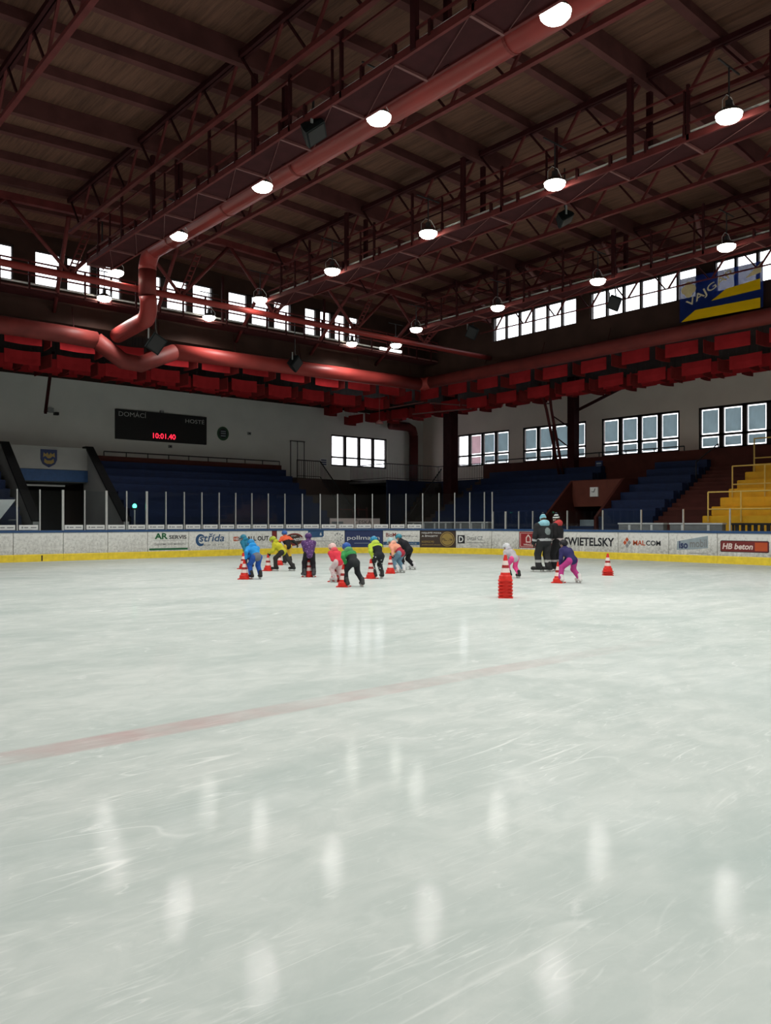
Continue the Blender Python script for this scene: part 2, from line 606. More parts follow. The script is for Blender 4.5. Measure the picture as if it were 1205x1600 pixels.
# rink outline: perimeter coordinate s (straight end, corner arc, long side)
def rink(s):
    if s < 5.8:
        a = (5.8 - s) / 8.5
        return Vector((5.8 - 8.5 * math.sin(a), 24 + 8.5 * math.cos(a), 0)), Vector((math.sin(a), -math.cos(a), 0))
    if s <= 20.3:
        return Vector((s, 32.5, 0)), Vector((0, -1, 0))
    a = (s - 20.3) / 8.5
    if a < PI / 2:
        return Vector((20.3 + 8.5 * math.sin(a), 24 + 8.5 * math.cos(a), 0)), Vector((-math.sin(a), -math.cos(a), 0))
    return Vector((28.8, 24 - (s - 20.3 - 8.5 * PI / 2), 0)), Vector((-1, 0, 0))

def rink_fn(s, z, off):
    p, n = rink(s)
    p = p + n * off
    return (p.x, p.y, z)

out = [rink(s)[0] for s in np.linspace(-2.0, 5.8, 14)] + [rink(s)[0] for s in np.linspace(20.3, 33.65, 24)]
poly = [(p.x, p.y) for p in out] + [(28.8, -23.5), (-2.7, -23.5), (-2.7, 19.0)]
mb = MB()
mb.add([(x, y, 0) for x, y in poly] + [(x, y, -0.05) for x, y in poly], [tuple(range(len(poly))), tuple(reversed(range(len(poly), 2 * len(poly))))])
struct('floor', mb, M['ice'], label='white scratched ice of the rink with a faded red centre line')
mb = MB()
mb.box(XL, XW, YF, YW, -0.25, -0.06)
struct('floor_surround', mb, M['concrete'], label='dark concrete floor around the ice behind the boards')

# lower windows: right wall (four) and far wall (one); clerestory windows above
RW = [(33.40, 38.0), (27.65, 32.3), (21.85, 26.6), (16.10, 20.80), (10.4, 15.0)]
BW = [(30.95, 35.65)]
WZ0, WZ1 = 5.20, 7.36
CR = [(20.35 + 5.32 * k - 0.0, 25.0 + 5.32 * k) for k in range(-8, 1)]      # right clerestory bays (Y)
CZ0, CZ1 = 9.82, 10.97
CB = [(5.3 + 3.86 * k - 3.86, 8.45 + 3.86 * k - 3.86) for k in range(0, 6)]  # far clerestory bays (X)
BZ0, BZ1 = 9.86, 11.15

mb = MB()
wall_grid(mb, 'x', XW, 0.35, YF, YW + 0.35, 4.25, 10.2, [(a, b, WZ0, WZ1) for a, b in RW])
struct('wall_right', mb, M['wall_bounce'], label='off-white wall behind the right-hand stand')
mb = MB()
mb.box(XW, XW + 0.35, YF, YW + 0.35, -0.1, 4.25)
struct('wall_right_dado', mb, M['dado'])
mb = MB()
wall_grid(mb, 'y', YW, 0.35, XL, XW, 4.25, 10.2, [(a, b, WZ0 - 0.08, WZ1 - 0.22) for a, b in BW])
struct('wall_back', mb, M['wall'], label='off-white far wall carrying the scoreboard')
mb = MB()
mb.box(XL, XW, YW, YW + 0.35, -0.1, 4.25)
struct('wall_back_dado', mb, M['dado'])
mb = MB()
mb.box(XL - 0.3, XL, YF, YW + 0.35, -0.1, 13)
struct('wall_left', mb, M['wall'])
mb = MB()
mb.box(XL, XW + 0.35, YF - 0.3, YF, -0.1, 13)
struct('wall_front', mb, M['wall'])
mb = MB()
wall_grid(mb, 'x', XC, 0.3, YF, YC + 0.3, 8.7, 12.2, [(a, b, CZ0, CZ1) for a, b in CR])
struct('wall_upper_right', mb, M['wall_brown'], label='dark brown upper wall with the window strip, right side')
mb = MB()
wall_grid(mb, 'y', YC, 0.3, -2.3, XC, 8.7, 12.2, [(a, b, BZ0, BZ1) for a, b in CB])
struct('wall_upper_back', mb, M['wall_brown'], label='dark brown upper wall with the window strip, far end')
mb = MB()
wall_grid(mb, 'x', -2.3, 0.3, YF, YC, 8.7, 12.2, [(a, b, CZ0, CZ1) for a, b in CR])
struct('wall_upper_left', mb, M['wall_brown'])

def roof_z(x):
    return 11.86 - 0.035 * abs(x - 14.0)
mb = MB()
for x0, x1 in ((-2.6, 14.0), (14.0, 28.6)):
    za, zb = roof_z(x0), roof_z(x1)
    vs = [(x0, YF, za), (x1, YF, zb), (x1, YC + 0.6, zb), (x0, YC + 0.6, za)]
    mb.add(vs + [(a, b, c + 0.2) for a, b, c in vs], [(0, 1, 2, 3), (7, 6, 5, 4), (0, 4, 5, 1), (2, 6, 7, 3), (1, 5, 6, 2), (3, 7, 4, 0)])
struct('ceiling', mb, M['deck'], label='brown boarded underside of the main roof')

def slab(pts, th=0.15):
    mb = MB()
    n = len(pts)
    mb.add(list(pts) + [(a, b, c + th) for a, b, c in pts], [tuple(range(n)), tuple(reversed(range(n, 2 * n)))] + [(i, i + n, (i + 1) % n + n, (i + 1) % n) for i in range(n)])
    return mb
A0, A1 = 9.45, 9.45
struct('ceiling_right_aisle', slab([(XC + 0.05, YF, A0), (XW, YF, A1), (XW, YW, A1), (XC + 0.05, YC + 0.05, A0)]), M['ceil_dark'], label='dark sloping ceiling over the right stand')
struct('ceiling_back_aisle', slab([(-2.3, YC + 0.05, A0), (XC + 0.05, YC + 0.05, A0), (XW, YW, A1), (-2.3, YW, A1)]), M['ceil_dark'], label='dark sloping ceiling over the far stand')
struct('ceiling_left_aisle', slab([(XL, YF, A0 + 0.3), (-2.2, YF, A0), (-2.2, YW, A0), (XL, YW, A0 + 0.3)]), M['ceil_dark'])
mb = MB()
mb.box(-2.3, XW - 0.06, YW - 0.06, YW, 8.74, 9.5)
struct('trim_1', mb, M['wall_brown'], label='dark band along the top of the far wall')

# ------------------------------------------------------------------ windows
WN = [0]
def window(axis, c, u0, u1, z0, z1, panes, transom=None, blinds=None, label=None, depth=0.12, inset=0.10, bar=0.07, gap=None):
    """frame with mullions and single panes; blinds hang inside the pane openings"""
    WN[0] += 1
    name = 'window_%d' % WN[0]
    def P(u, w, z):
        return (c + w, u, z) if axis == 'x' else (u, c + w, z)
    root = thing(name, label, None, P((u0 + u1) / 2, 0.1, z0), kind='structure')
    mb = MB()
    def bx(a, b, s, t, w0, w1, m=mb):
        p, q = P(a, w0, s), P(b, w1, t)
        m.box(min(p[0], q[0]), max(p[0], q[0]), min(p[1], q[1]), max(p[1], q[1]), s, t)
    w0, w1 = inset, inset + depth
    bx(u0, u1, z0, z0 + bar, w0, w1)
    bx(u0, u1, z1 - bar, z1, w0, w1)
    bx(u0, u0 + bar, z0, z1, w0, w1)
    bx(u1 - bar, u1, z0, z1, w0, w1)
    g = gap if gap is not None else bar * 1.6
    W = (u1 - u0 - 2 * bar - g * (panes - 1)) / panes
    cells = []
    for k in range(panes):
        a = u0 + bar + k * (W + g)
        if k:
            bx(a - g, a, z0, z1, w0, w1)
        cells.append((a, a + W))
    zs = [(z0 + bar, z1 - bar)]
    if transom is not None:
        zs = [(z0 + bar, transom - bar / 2), (transom + bar / 2, z1 - bar)]
        bx(u0, u1, transom - bar / 2, transom + bar / 2, w0, w1)
    mb.build('frame', M['frame'], root)
    for i, (a, b) in enumerate(cells):
        for j, (s, t) in enumerate(zs):
            pm = MB()
            bx(a, b, s, t, w0 + depth * 0.45, w0 + depth * 0.55, pm)
            pm.build('pane', M['pane'], root)
            if blinds and blinds[i]:
                e = 0.06
                bm_ = MB()
                bx(a + e, b - e, s + e, t - e, w0 + depth * 0.38, w0 + depth * 0.43, bm_)
                bm_.build('blind', M[blinds[i]], root, label='grey blind with daylight showing round its edges' if blinds[i] == 'blind' else 'pinkish blind')
    return root

for i, (a, b) in enumerate(RW):
    bl = ['blind'] * 4
    if i == 0:
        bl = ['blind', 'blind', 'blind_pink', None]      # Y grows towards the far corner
    window('x', XW, a, b, WZ0, WZ1, 4, 5.92, bl, inset=0.04,
           label=['four-light window nearest the far corner, its far light unshaded and glaring', 'four-light blinded window behind the leaning column', 'four-light blinded window right of the column',
                  'four-light blinded window above the yellow steps', 'four-light blinded window at the near end of the right wall'][i], bar=0.11, gap=0.24)
window('y', YW, BW[0][0], BW[0][1], WZ0 - 0.08, WZ1 - 0.22, 4, 5.70, None, label='bright four-light window low on the far wall beside the stairs', inset=0.05, bar=0.10, gap=0.22)
for k, (a, b) in enumerate(CR):
    window('x', XC, a, b, CZ0, CZ1, 6, None, None, label='six-light upper window on the right, %s from the far corner' % ['ninth','eighth','seventh','sixth','fifth','fourth','third','second','first'][k], inset=0.06, bar=0.05, gap=0.10)
for k, (a, b) in enumerate(CB):
    window('y', YC, a, b, BZ0, BZ1, 4 if k == 5 else 3, None, None, label='upper window at the far end, number %d from the right' % (6 - k), inset=0.06, bar=0.04, gap=0.28)

# ------------------------------------------------------------------ roof steel
PUR = [4.85 + 1.685 * k for k in range(-12, 13)]
GIRD = [4.85 + 5.055 * k for k in range(-3, 4)]
BX = [(-2.0, 14.0), (14.0, 27.95)]
def beam_mesh(y, depth, w):
    mb = MB()
    for x0, x1 in BX:
        za, zb = roof_z(x0) - 0.003, roof_z(x1) - 0.003
        mb.add([(x0, y - w / 2, za - depth), (x1, y - w / 2, zb - depth), (x1, y + w / 2, zb - depth), (x0, y + w / 2, za - depth),
                (x0, y - w / 2, za), (x1, y - w / 2, zb), (x1, y + w / 2, zb), (x0, y + w / 2, za)],
               [(3, 2, 1, 0), (4, 5, 6, 7), (0, 1, 5, 4), (2, 3, 7, 6), (1, 2, 6, 5), (3, 0, 4, 7)])
    return mb
for y in PUR:
    deep = min(abs(y - g) for g in GIRD) < 0.05
    if y > YC - 0.2:
        continue
    if deep:
        mb = beam_mesh(y, 0.46, 0.16)
        o = mb.build('roof_girder', M['beam'])
        # bottom flange
        tag(o, 'deep dark roof girder crossing the hall, one of the deeper beams', 'beam', 'deep roof girders')
    else:
        o = beam_mesh(y, 0.22, 0.20).build('roof_purlin', M['beam'])
        tag(o, 'dark brown roof purlin crossing the hall under the boards', 'beam', 'roof purlins')
for y in (26.8, 28.4):
    o = beam_mesh(y, 0.22, 0.20).build('roof_purlin', M['beam'])
    tag(o, 'dark brown roof purlin beyond the cross truss at the far end', 'beam', 'end roof purlins')

TX = [5.1, 8.8, 12.5, 16.2, 20.0, 23.7, 27.3]
TLAB = ['roof lattice truss farthest left, above the far-left upper windows', 'roof lattice truss left of the red duct and its walkway', 'roof lattice truss partly hidden behind the round red duct',
        'roof lattice truss directly above the middle lamp walkway', 'roof lattice truss just right of the middle lamp walkway', 'roof lattice truss above the right lamp walkway', 'roof lattice truss closest to the right upper windows']
TY0, TY1 = -6.0, 25.1
for x, lab in zip(TX, TLAB):
    zt = roof_z(x) - 0.30
    zb = zt - 0.95
    root = thing('roof_truss', lab, 'truss', (x, 11.0, zb))
    mb = MB()
    for s in (-0.05, 0.05):
        mb.bar((x + s, TY0, zt), (x + s, TY1, zt), 0.07, 0.12)
    mb.build('top_chord', M['steel_dark'], root)
    cw = 0.05 if x > 27 else 0.11
    MB().bar((x, TY0, zb), (x, TY1, zb), cw, cw * 0.85).build('bottom_chord', M['steel'], root)
    tops = [y for y in PUR if TY0 < y <= TY1 + 0.1]
    first = {}
    for k, y in enumerate(tops):
        for sgn in (-1, 1):
            y2 = y + sgn * 0.8425
            if y2 > TY1 or y2 < TY0:
                continue
            key = sgn
            if key not in first:
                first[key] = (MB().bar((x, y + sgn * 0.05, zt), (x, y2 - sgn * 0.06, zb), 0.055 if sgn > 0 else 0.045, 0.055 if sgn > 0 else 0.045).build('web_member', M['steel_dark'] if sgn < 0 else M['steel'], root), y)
            else:
                c = link_copy(first[key][0], root)
                c.location = (0, y - first[key][1], 0)

# cross truss near the far end
root = thing('cross_truss', 'long red tubular truss crossing the hall in front of the far upper windows', 'truss', (13.0, 25.1, 9.1))
YT, ZB = 25.1, 9.10
MB().tube([(-1.99, YT, ZB), (XC - 0.02, YT, ZB)], 0.11, 12).build('bottom_chord', M['duct'], root, smooth=True)
mb = MB()
for x0, x1 in BX:
    mb.bar((x0, YT, roof_z(x0) - 0.55), (x1, YT, roof_z(x1) - 0.55), 0.18, 0.22)
mb.build('top_chord', M['steel'], root)
for x in (1.4, 5.1, 8.8, 12.5, 16.2, 20.0, 23.8):
    for dx in (-1.85, 1.85):
        x2 = x + dx
        MB().tube([(x, YT, ZB + 0.05), (x2, YT, roof_z(x2) - 0.6)], 0.06, 8).build('diagonal_strut', M['steel'], root, smooth=True)
    mb = MB()
    for s in (-0.09, 0.09):
        mb.bar((x + s, YT - 0.02, ZB + 0.05), (x + 0.35 + s, YT - 0.55, roof_z(x) - 1.3), 0.035, 0.035)
    for q in range(9):
        t = (q + 0.5) / 9
        mb.bar((x - 0.09 + 0.35 * t, YT - 0.02 - 0.53 * t, ZB + t * (roof_z(x) - 1.3 - ZB)), (x + 0.09 + 0.35 * t, YT - 0.02 - 0.53 * t, ZB + t * (roof_z(x) - 1.3 - ZB)), 0.03, 0.04)
    mb.build('laced_post', M['steel'], root)
    MB().box(x - 0.22, x + 0.22, YT - 0.012, YT + 0.012, ZB + 0.02, ZB + 0.32).build('gusset_plate', M['steel_dark'], root)
# braces from the cross truss down towards the far upper wall
for i, x in enumerate((5.1, 8.8, 12.5, 16.2, 20.0, 23.8)):
    o = MB().tube([(x, YT + 0.1, roof_z(x) - 0.75), (x + 1.0, YC - 0.06, 9.05)], 0.07, 8).build('end_brace', M['steel'], smooth=True)
    tag(o, 'slanting red tube brace between the cross truss and the far upper wall', 'brace', 'end braces')
# bright knee braces between the right truss and the window wall
for i, y in enumerate((9.35, 12.72, 16.09, 19.46, 22.83)):
    x = 23.7
    root = thing('knee_brace', 'pale daylit roof brace by the right upper windows, %s from the near end' % ['first', 'second', 'third', 'fourth', 'fifth'][i], 'brace', (x, y, 11.0))
    MB().tube([(x, y, roof_z(x) - 0.42), (27.3, y + 1.6, 11.0)], 0.075, 8).build('long_strut', M['steel_pale'], root, smooth=True)  # window daylight on the long strut is painted in as paler steel
    MB().tube([(27.3, y - 1.2, 10.9), (x, y, roof_z(x) - 0.42)], 0.045, 6).build('thin_strut', M['steel'], root, smooth=True)

# ------------------------------------------------------------------ lamp walkways hung from the roof
def catwalk(x0, x1, zb, label, ystart=-20.0, yend=24.6):
    root = thing('lamp_walkway', label, 'walkway', ((x0 + x1) / 2, 12.0, zb))
    MB().box(x0, x1, ystart, yend, zb + 0.02, zb + 0.07).build('deck', M['steel_dark'], root)
    for x in (x0, x1):
        MB().box(x - 0.03, x + 0.03, ystart, yend, zb - 0.02, zb + 0.12).build('edge_beam', M['steel'], root)
    f = None
    n = int((yend - ystart) / 1.78)
    for k in range(n + 1):
        y = ystart + 0.15 + 1.78 * k
        if f is None:
            f = (MB().box(x0, x1, y - 0.025, y + 0.025, zb - 0.03, zb + 0.02).build('cross_member', M['steel_pale'], root), MB().tube([(x0, y, zb - 0.01), (x1, y + 1.7, zb - 0.01)], 0.008, 4).build('brace_wire', M['steel_pale'], root),
                 [MB().box(x - 0.035, x + 0.035, y - 0.03, y + 0.03, zb + 0.07, zb + 0.34).build('kerb_post', M['steel_dark'], root) for x in (x0,)],
                 [MB().box(x - 0.02, x + 0.02, y - 0.02, y + 0.02, zb + 0.34, zb + 1.05).build('rail_post', M['steel_dark'], root) for x in (x0,)], y)
        else:
            for q, part in enumerate([f[0], f[1]] + f[2] + (f[3] if k % 2 == 0 else [])):
                link_copy(part, root, (0, y - f[4], 0))
    f2 = f[2][0]
    for k in range(n):
        link_copy(f2, root, (0, 0.89 + 1.78 * k, 0))
    for zz, nm in ((zb + 0.34, 'kerb_rail'), (zb + 1.05, 'hand_rail')):
        MB().bar((x0, ystart, zz), (x0, yend, zz), 0.04, 0.04).build(nm, M['steel'], root)
    MB().bar((x1, ystart, zb + 1.05), (x1, yend, zb + 1.05), 0.03, 0.03).build('hand_rail', M['steel_dark'], root)
    MB().tube([(x0 + 0.10, ystart, zb + 0.21), (x0 + 0.10, yend, zb + 0.21)], 0.028, 6).build('conduit_pipe', M['white'], root)
    for y in GIRD:
        if ystart < y < yend:
            for x in (x0, x1):
                MB().box(x - 0.05, x + 0.05, y - 0.06, y + 0.06, zb + 0.0, roof_z(x) - 0.55).build('hanger', M['steel_dark'], root)
            for dy in (2.0, 3.7):
                if y + dy < yend:
                    MB().box(x0 - 0.03, x0 + 0.03, y + dy - 0.03, y + dy + 0.03, zb, zb + (1.5 if dy < 3 else 1.15)).build('hanger', M['steel_dark'], root)
    for y in np.arange(ystart + 1.6, yend, 3.4):
        MB().lathe([(0.0, 0), (0.05, 0.02), (0.05, 0.1), (0.0, 0.12)], 8, (x1 + 0.02, float(y), zb + 0.13)).build('cable_clamp', M['white'], root)
    return root
ZC = 9.42
catwalk(9.16, 9.94, ZC, 'dark red lamp walkway beside the round red duct')
catwalk(15.60, 16.38, ZC, 'dark red lamp walkway over the middle of the ice, without a duct')
catwalk(22.60, 23.30, ZC, 'dark red lamp walkway nearest the right upper windows')

# end walkway across the hall with a tube light
root = thing('end_walkway', 'dark walkway with rails crossing the hall below the far upper windows', 'walkway', (13, 28.9, 9.3))
EZ = 9.35
MB().box(-2.0, 27.9, 28.5, 29.25, EZ, EZ + 0.06).build('deck', M['steel_dark'], root)
for z in (EZ + 0.10, EZ + 0.55, EZ + 1.0):
    MB().bar((-2.0, 28.5, z), (27.9, 28.5, z), 0.04, 0.05).build('rail', M['steel'] if z > EZ + 0.2 else M['steel_pale'], root)
MB().tube([(4.0, 28.62, EZ + 0.28), (24.3, 28.62, EZ + 0.28)], 0.035, 6).build('conduit_pipe', M['white'], root)
f = MB().box(-1.73, -1.67, 28.47, 28.53, EZ, EZ + 1.0).build('rail_post', M['steel_dark'], root)
for k in range(1, 32):
    link_copy(f, root, (0.94 * k, 0, 0))
MB().box(24.1, 25.4, 28.35, 28.45, EZ + 0.16, EZ + 0.27).build('tube_light', M['tube_glow'], root, label='white tube light at the right end')
for x in (1.0, 6.0, 11.0, 16.0, 21.0, 26.0):
    MB().box(x - 0.04, x + 0.04, 28.5, 28.58, EZ, 11.3).build('hanger', M['steel_dark'], root)

# ------------------------------------------------------------------ high-bay lamps
def make_lamp():
    root = thing('high_bay_lamp', None, 'lamp', (0, 0, 0), 'lit high-bay lamps')
    ORG[root.name] = Vector((0, 0, 0))
    MB().lathe([(0.05, 0.15), (0.12, 0.13), (0.22, 0.06), (0.262, 0.0), (0.25, 0.0), (0.20, 0.05), (0.05, 0.12)], 20).build('reflector', M['lamp_shell'], root, smooth=True)
    MB().lathe([(0.247, 0.005), (0.235, -0.06), (0.19, -0.11), (0.10, -0.145), (0.0, -0.155)], 20).build('glowing_lens', M['lamp_glow'], root, smooth=True)
    MB().box(-0.05, 0.05, -0.05, 0.05, 0.15, 0.28).build('ballast_box', M['rail_dark'], root)
    br = MB()
    br.tube([(-0.26, 0, 0.03), (-0.26, 0, 0.2), (-0.1, 0, 0.36), (0.1, 0, 0.36), (0.26, 0, 0.2), (0.26, 0, 0.03)], 0.008, 6)
    br.build('yoke', M['alu'], root)
    MB().tube([(0, 0, 0.28), (0, 0, 0.95)], 0.018, 6).build('suspension_rod', M['rail_dark'], root)
    MB().bar((-0.42, 0, 0.93), (0.42, 0, 0.93), 0.03, 0.03).build('bracket_arm', M['rail_dark'], root)
    sp = bpy.data.lights.new('lamp_light', 'SPOT')
    sp.energy = LAMP_WATTS
    sp.color = (1.0, 0.985, 0.945)
    sp.spot_size = math.radians(157)
    sp.spot_blend = 0.55
    sp.shadow_soft_size = 0.22
    so = bpy.data.objects.new('lamp_light', sp)
    COL.objects.link(so)
    so.parent = root
    so.location = (0, 0, -0.18)
    return root
lamp0 = None
def put_lamp(x, y, z, label):
    global lamp0
    if lamp0 is None:
        lamp0 = make_lamp()
        r = lamp0
        r.location = (x, y, z)
        r['label'] = label
    else:
        r = copy_tree(lamp0, (x, y, z), label)
    return r
LZ = 9.54
ORDN = ['nearest', 'second nearest', 'third nearest', 'fourth nearest', 'farthest']
for x, row, ys in ((10.28, 'row beside the round red duct', [7.86, 12.16, 16.45, 20.80, 25.19]), (15.45, 'row along the middle walkway', [7.61, 11.83, 16.15, 20.56, 24.86]),
                   (22.75, 'row along the right walkway', [11.28, 15.66, 20.04, 24.50, 28.2])):
    for k, y in enumerate(ys):
        if x > 20 and k == 4:
            put_lamp(24.1, 27.3, LZ, 'lit high-bay lamp at the far end of the right walkway')
            continue
        f_ = 0.987 if 12 < x < 20 else 0.976 if x > 20 else 1.0
        put_lamp(x * f_, y * f_, EYE + (LZ - EYE) * f_, 'lit high-bay lamp, %s of the %s' % (ORDN[k], row))
put_lamp(11.15, 28.35, LZ, 'lit high-bay lamp on the far end walkway, left one')
put_lamp(15.3, 28.35, LZ, 'lit high-bay lamp on the far end walkway, middle one')
put_lamp(22.4, 28.35, LZ, 'lit high-bay lamp on the far end walkway, right one')
for x, ys in ((10.28, [3.5, -0.8, -5.1, -9.4, -13.7, -18.0]), (15.45, [3.3, -1.0, -5.3, -9.6, -13.9, -18.2]), (22.75, [6.9, 2.5, -1.9, -6.3, -10.7, -15.1]), (2.6, [-17.0 + 3.3 * q for q in range(13)])):  # unseen lamps; the left row is packed closer to brighten the near ice
    for y in ys:
        put_lamp(x, y, LZ, 'lit high-bay lamp outside the picture, behind or left of the camera')

# ------------------------------------------------------------------ ducts
root = thing('air_duct', 'round red air duct hung along the hall that drops to the far end', 'duct', (11.1, 12.0, 10.2))
R1 = 0.28
MB().tube([(11.15, -20.0, 10.22), (11.15, 24.2, 10.22)], R1, 20).build('straight_run', M['duct'], root, smooth=True)
el = [(11.15, 24.2 + 0.55 * math.sin(a), 10.22 - 0.55 + 0.55 * math.cos(a)) for a in np.linspace(0, PI / 2, 7)]
MB().tube(el, R1, 20).build('elbow', M['duct'], root, smooth=True)
MB().tube([(11.15, 24.75, 9.67), (11.15, 24.75, 8.85)], R1, 20).build('drop_pipe', M['duct_dusty'], root, smooth=True)
el = [(11.15 + 0.25 * t, 24.75 + 0.7 * (1 - math.cos(a)), 8.85 - 0.6 * math.sin(a)) for t, a in zip(np.linspace(0, 1, 7), np.linspace(0, PI / 2, 7))]
MB().tube(el + [(11.9, 29.0, 8.42)], R1 - 0.005, 20).build('lower_elbow', M['duct'], root, smooth=True)
for y in np.arange(-4.0, 24.0, 3.37):
    MB().tube([(11.15, float(y), 10.22 + R1), (11.15, float(y), 11.4)], 0.012, 5).build('hanger_rod', M['steel_dark'], root)
    MB().lathe([(R1 + 0.012, -0.03), (R1 + 0.012, 0.03)], 20).build('joint_band', M['duct_dusty'], root)
    bo = [c for c in root.children if c.name.startswith('joint_band')][-1]
    for v in bo.data.vertices:
        x_, y_, z_ = v.co + ORG[root.name]
        v.co = Vector((11.15 + x_, float(y) + z_, 10.22 + y_)) - ORG[root.name]

root = thing('perimeter_duct', 'dull red air duct running along the foot of the upper walls and round their corner', 'duct', (27.5, 29.1, 8.2))
YD, XD, ZD = 29.25, 27.7, 8.18
MB().tube([(-2.0, YD, ZD + 0.05), (10.0, YD, ZD + 0.05), (11.2, YD, ZD)], 0.31, 20).build('straight_run', M['duct_dusty'], root, smooth=True)
MB().tube([(11.2, YD, ZD), (12.2, YD, 7.56), (12.9, YD, 7.52), (14.3, YD, ZD)], 0.31, 20).build('dipped_run', M['duct_dusty'], root, smooth=True)
MB().tube([(14.3, YD, ZD), (27.3, YD, ZD + 0.2)], 0.31, 20).build('straight_run', M['duct'], root, smooth=True)
MB().tube([(27.3, YD, ZD + 0.2), (27.62, YD - 0.1, ZD + 0.22), (XD, YD - 0.45, ZD + 0.25)], 0.31, 20).build('corner_elbow', M['duct'], root, smooth=True)
MB().tube([(XD, YD - 0.45, ZD + 0.25), (XD, -6.0, ZD + 0.45)], 0.28, 20).build('straight_run', M['duct_dusty'], root, smooth=True)
for x in np.arange(0.5, 27.0, 3.3):
    MB().tube([(float(x), YD, ZD + 0.25), (float(x), YD + 0.2, 9.3)], 0.015, 5).build('hanger_rod', M['steel_dark'], root)
for y in np.arange(-4.5, 28.0, 3.3):
    MB().tube([(XD, float(y), ZD + 0.6), (XD + 0.2, float(y), 9.3)], 0.015, 5).build('hanger_rod', M['steel_dark'], root)

# ------------------------------------------------------------------ red acoustic baffles under the lower ceilings
def make_baffle(w, h, m):
    mb = MB()
    n = 4
    vs = []
    for s in (-1, 1):
        for k in range(n + 1):
            u = -w / 2 + w * k / n
            bow = 0.05 * math.sin(PI * k / n)
            for z in (-h, -h * 0.5, 0):
                vs.append((u, s * 0.018 + bow * (1 if z > -h * 0.7 else 0.4), z - 0.02 * math.sin(PI * k / n)))
    fs = []
    N3 = 3
    for s in (0, 1):
        o = s * (n + 1) * N3
        for k in range(n):
            for j in range(2):
                q = (o + k * N3 + j, o + (k + 1) * N3 + j, o + (k + 1) * N3 + j + 1, o + k * N3 + j + 1)
                fs.append(q if s == 0 else tuple(reversed(q)))
    o = (n + 1) * N3
    for k in range(n):
        for j in (0, 2):
            fs.append((k * N3 + j, (k + 1) * N3 + j, o + (k + 1) * N3 + j, o + k * N3 + j))
    for k in (0, n):
        for j in range(2):
            fs.append((k * N3 + j, k * N3 + j + 1, o + k * N3 + j + 1, o + k * N3 + j))
    mb.add(vs, fs)
    b = mb.build('acoustic_baffle', m)
    mw = MB()
    for u in (-w * 0.35, w * 0.35):
        mw.tube([(u, 0, -0.01), (u, 0, 1.6)], 0.006, 4)
    wobj = mw.build('suspension_wires', M['rail_dark'], b)
    return b
bm_main = make_baffle(1.32, 0.52, M['baffle'])
bm_cross = make_baffle(1.0, 0.50, M['baffle_grey'])
BFIRST = {'main': True, 'cross': True}
def put_baffle(kind, x, y, ztop, rz, label):
    if any(abs(x - a) < 1.0 and abs(y - b) < 1.0 for a, b in ((36.5, 26.7), (34.45, 34.1))):
        return
    src = bm_main if kind == 'main' else bm_cross
    if BFIRST[kind]:
        BFIRST[kind] = False
        o = src
    else:
        o = src.copy()
        COL.objects.link(o)
        for ch in src.children:
            c = ch.copy()
            COL.objects.link(c)
            c.parent = o
    o.location = (x, y, ztop)
    o.rotation_euler = (0, 0, rz)
    w = o.children[0]
    w.scale = (1, 1, max(0.05, (A0 - ztop - 0.004) / 1.6))
    tag(o, label, 'acoustic panel', 'red acoustic baffles')
ROWN = ['first', 'second', 'third', 'fourth', 'fifth']
for r, (off, zt) in enumerate(((1.2, 8.52), (3.0, 8.10), (4.8, 8.36), (6.6, 8.60), (8.5, 8.86))):
    for k in range(17):
        y = 8.2 + 2.02 * k + (0.35 if r % 2 else 0)
        if y > 40.5 or y > YW - 0.8:
            continue
        put_baffle('main', XC + off, y, zt + random.uniform(-0.05, 0.05), PI / 2 + random.uniform(-0.08, 0.08), 'red felt baffle hung lengthwise over the right stand, %s row behind the duct' % ROWN[r])
        put_baffle('cross', XC + off + 0.35, y + 1.0, zt + random.uniform(-0.08, 0.04), random.uniform(-0.15, 0.15), 'dull red baffle hung crosswise over the right stand, %s row behind the duct' % ROWN[r])
    for k in range(12):
        x = 5.2 + 1.95 * k + (0.5 if r % 2 else 0)
        if x > 27.6:
            continue
        put_baffle('main', x, YC + off - 0.1, zt - 0.02 + random.uniform(-0.05, 0.05), random.uniform(-0.06, 0.06), 'red felt baffle hung lengthwise over the far stand, %s row behind the duct' % ROWN[r])
        put_baffle('cross', x + 0.98, YC + off + 0.3, zt - 0.05 + random.uniform(-0.05, 0.05), PI / 2 + random.uniform(-0.15, 0.15), 'dull red baffle hung crosswise over the far stand, %s row behind the duct' % ROWN[r])

# ------------------------------------------------------------------ columns and leaning props under the lower roof
MB().box(36.3, 36.75, 26.5, 26.95, 4.135, 9.44).build('roof_column', M['steel_dark'])
tag(bpy.data.objects['roof_column'], 'dark red square column standing at the top of the right stand before the windows', 'column')
o = MB().box(34.15, 34.75, 33.75, 34.4, -0.06, 9.44).build('roof_column', M['steel_dark'])
tag(o, 'thick dark red column in the far corner, left of the glaring window', 'column')
def prop_frame(p_top, p_bot, side, label):
    root = thing('leaning_prop', label, 'prop', p_bot)
    t, b, s = Vector(p_top), Vector(p_bot), Vector(side)
    for k in (-1, 1):
        MB().tube([b + s * 0.13 * k, b + (t - b) * 0.72 + s * 0.16 * k, t + s * 0.30 * k - Vector((0, 0, 0))], 0.075, 10).build('prop_tube', M['steel'], root, smooth=True)
    for q in (0.2, 0.5, 0.78):
        c = b + (t - b) * q
        MB().bar(c - s * 0.15, c + s * 0.15, 0.04, 0.05).build('tie_plate', M['steel_dark'], root)
    return root
r = prop_frame((34.2, 26.9, 8.9), (36.15, 27.25, 4.14), (0, 1, 0), 'twin-tube red prop leaning towards the ice beside the right column')
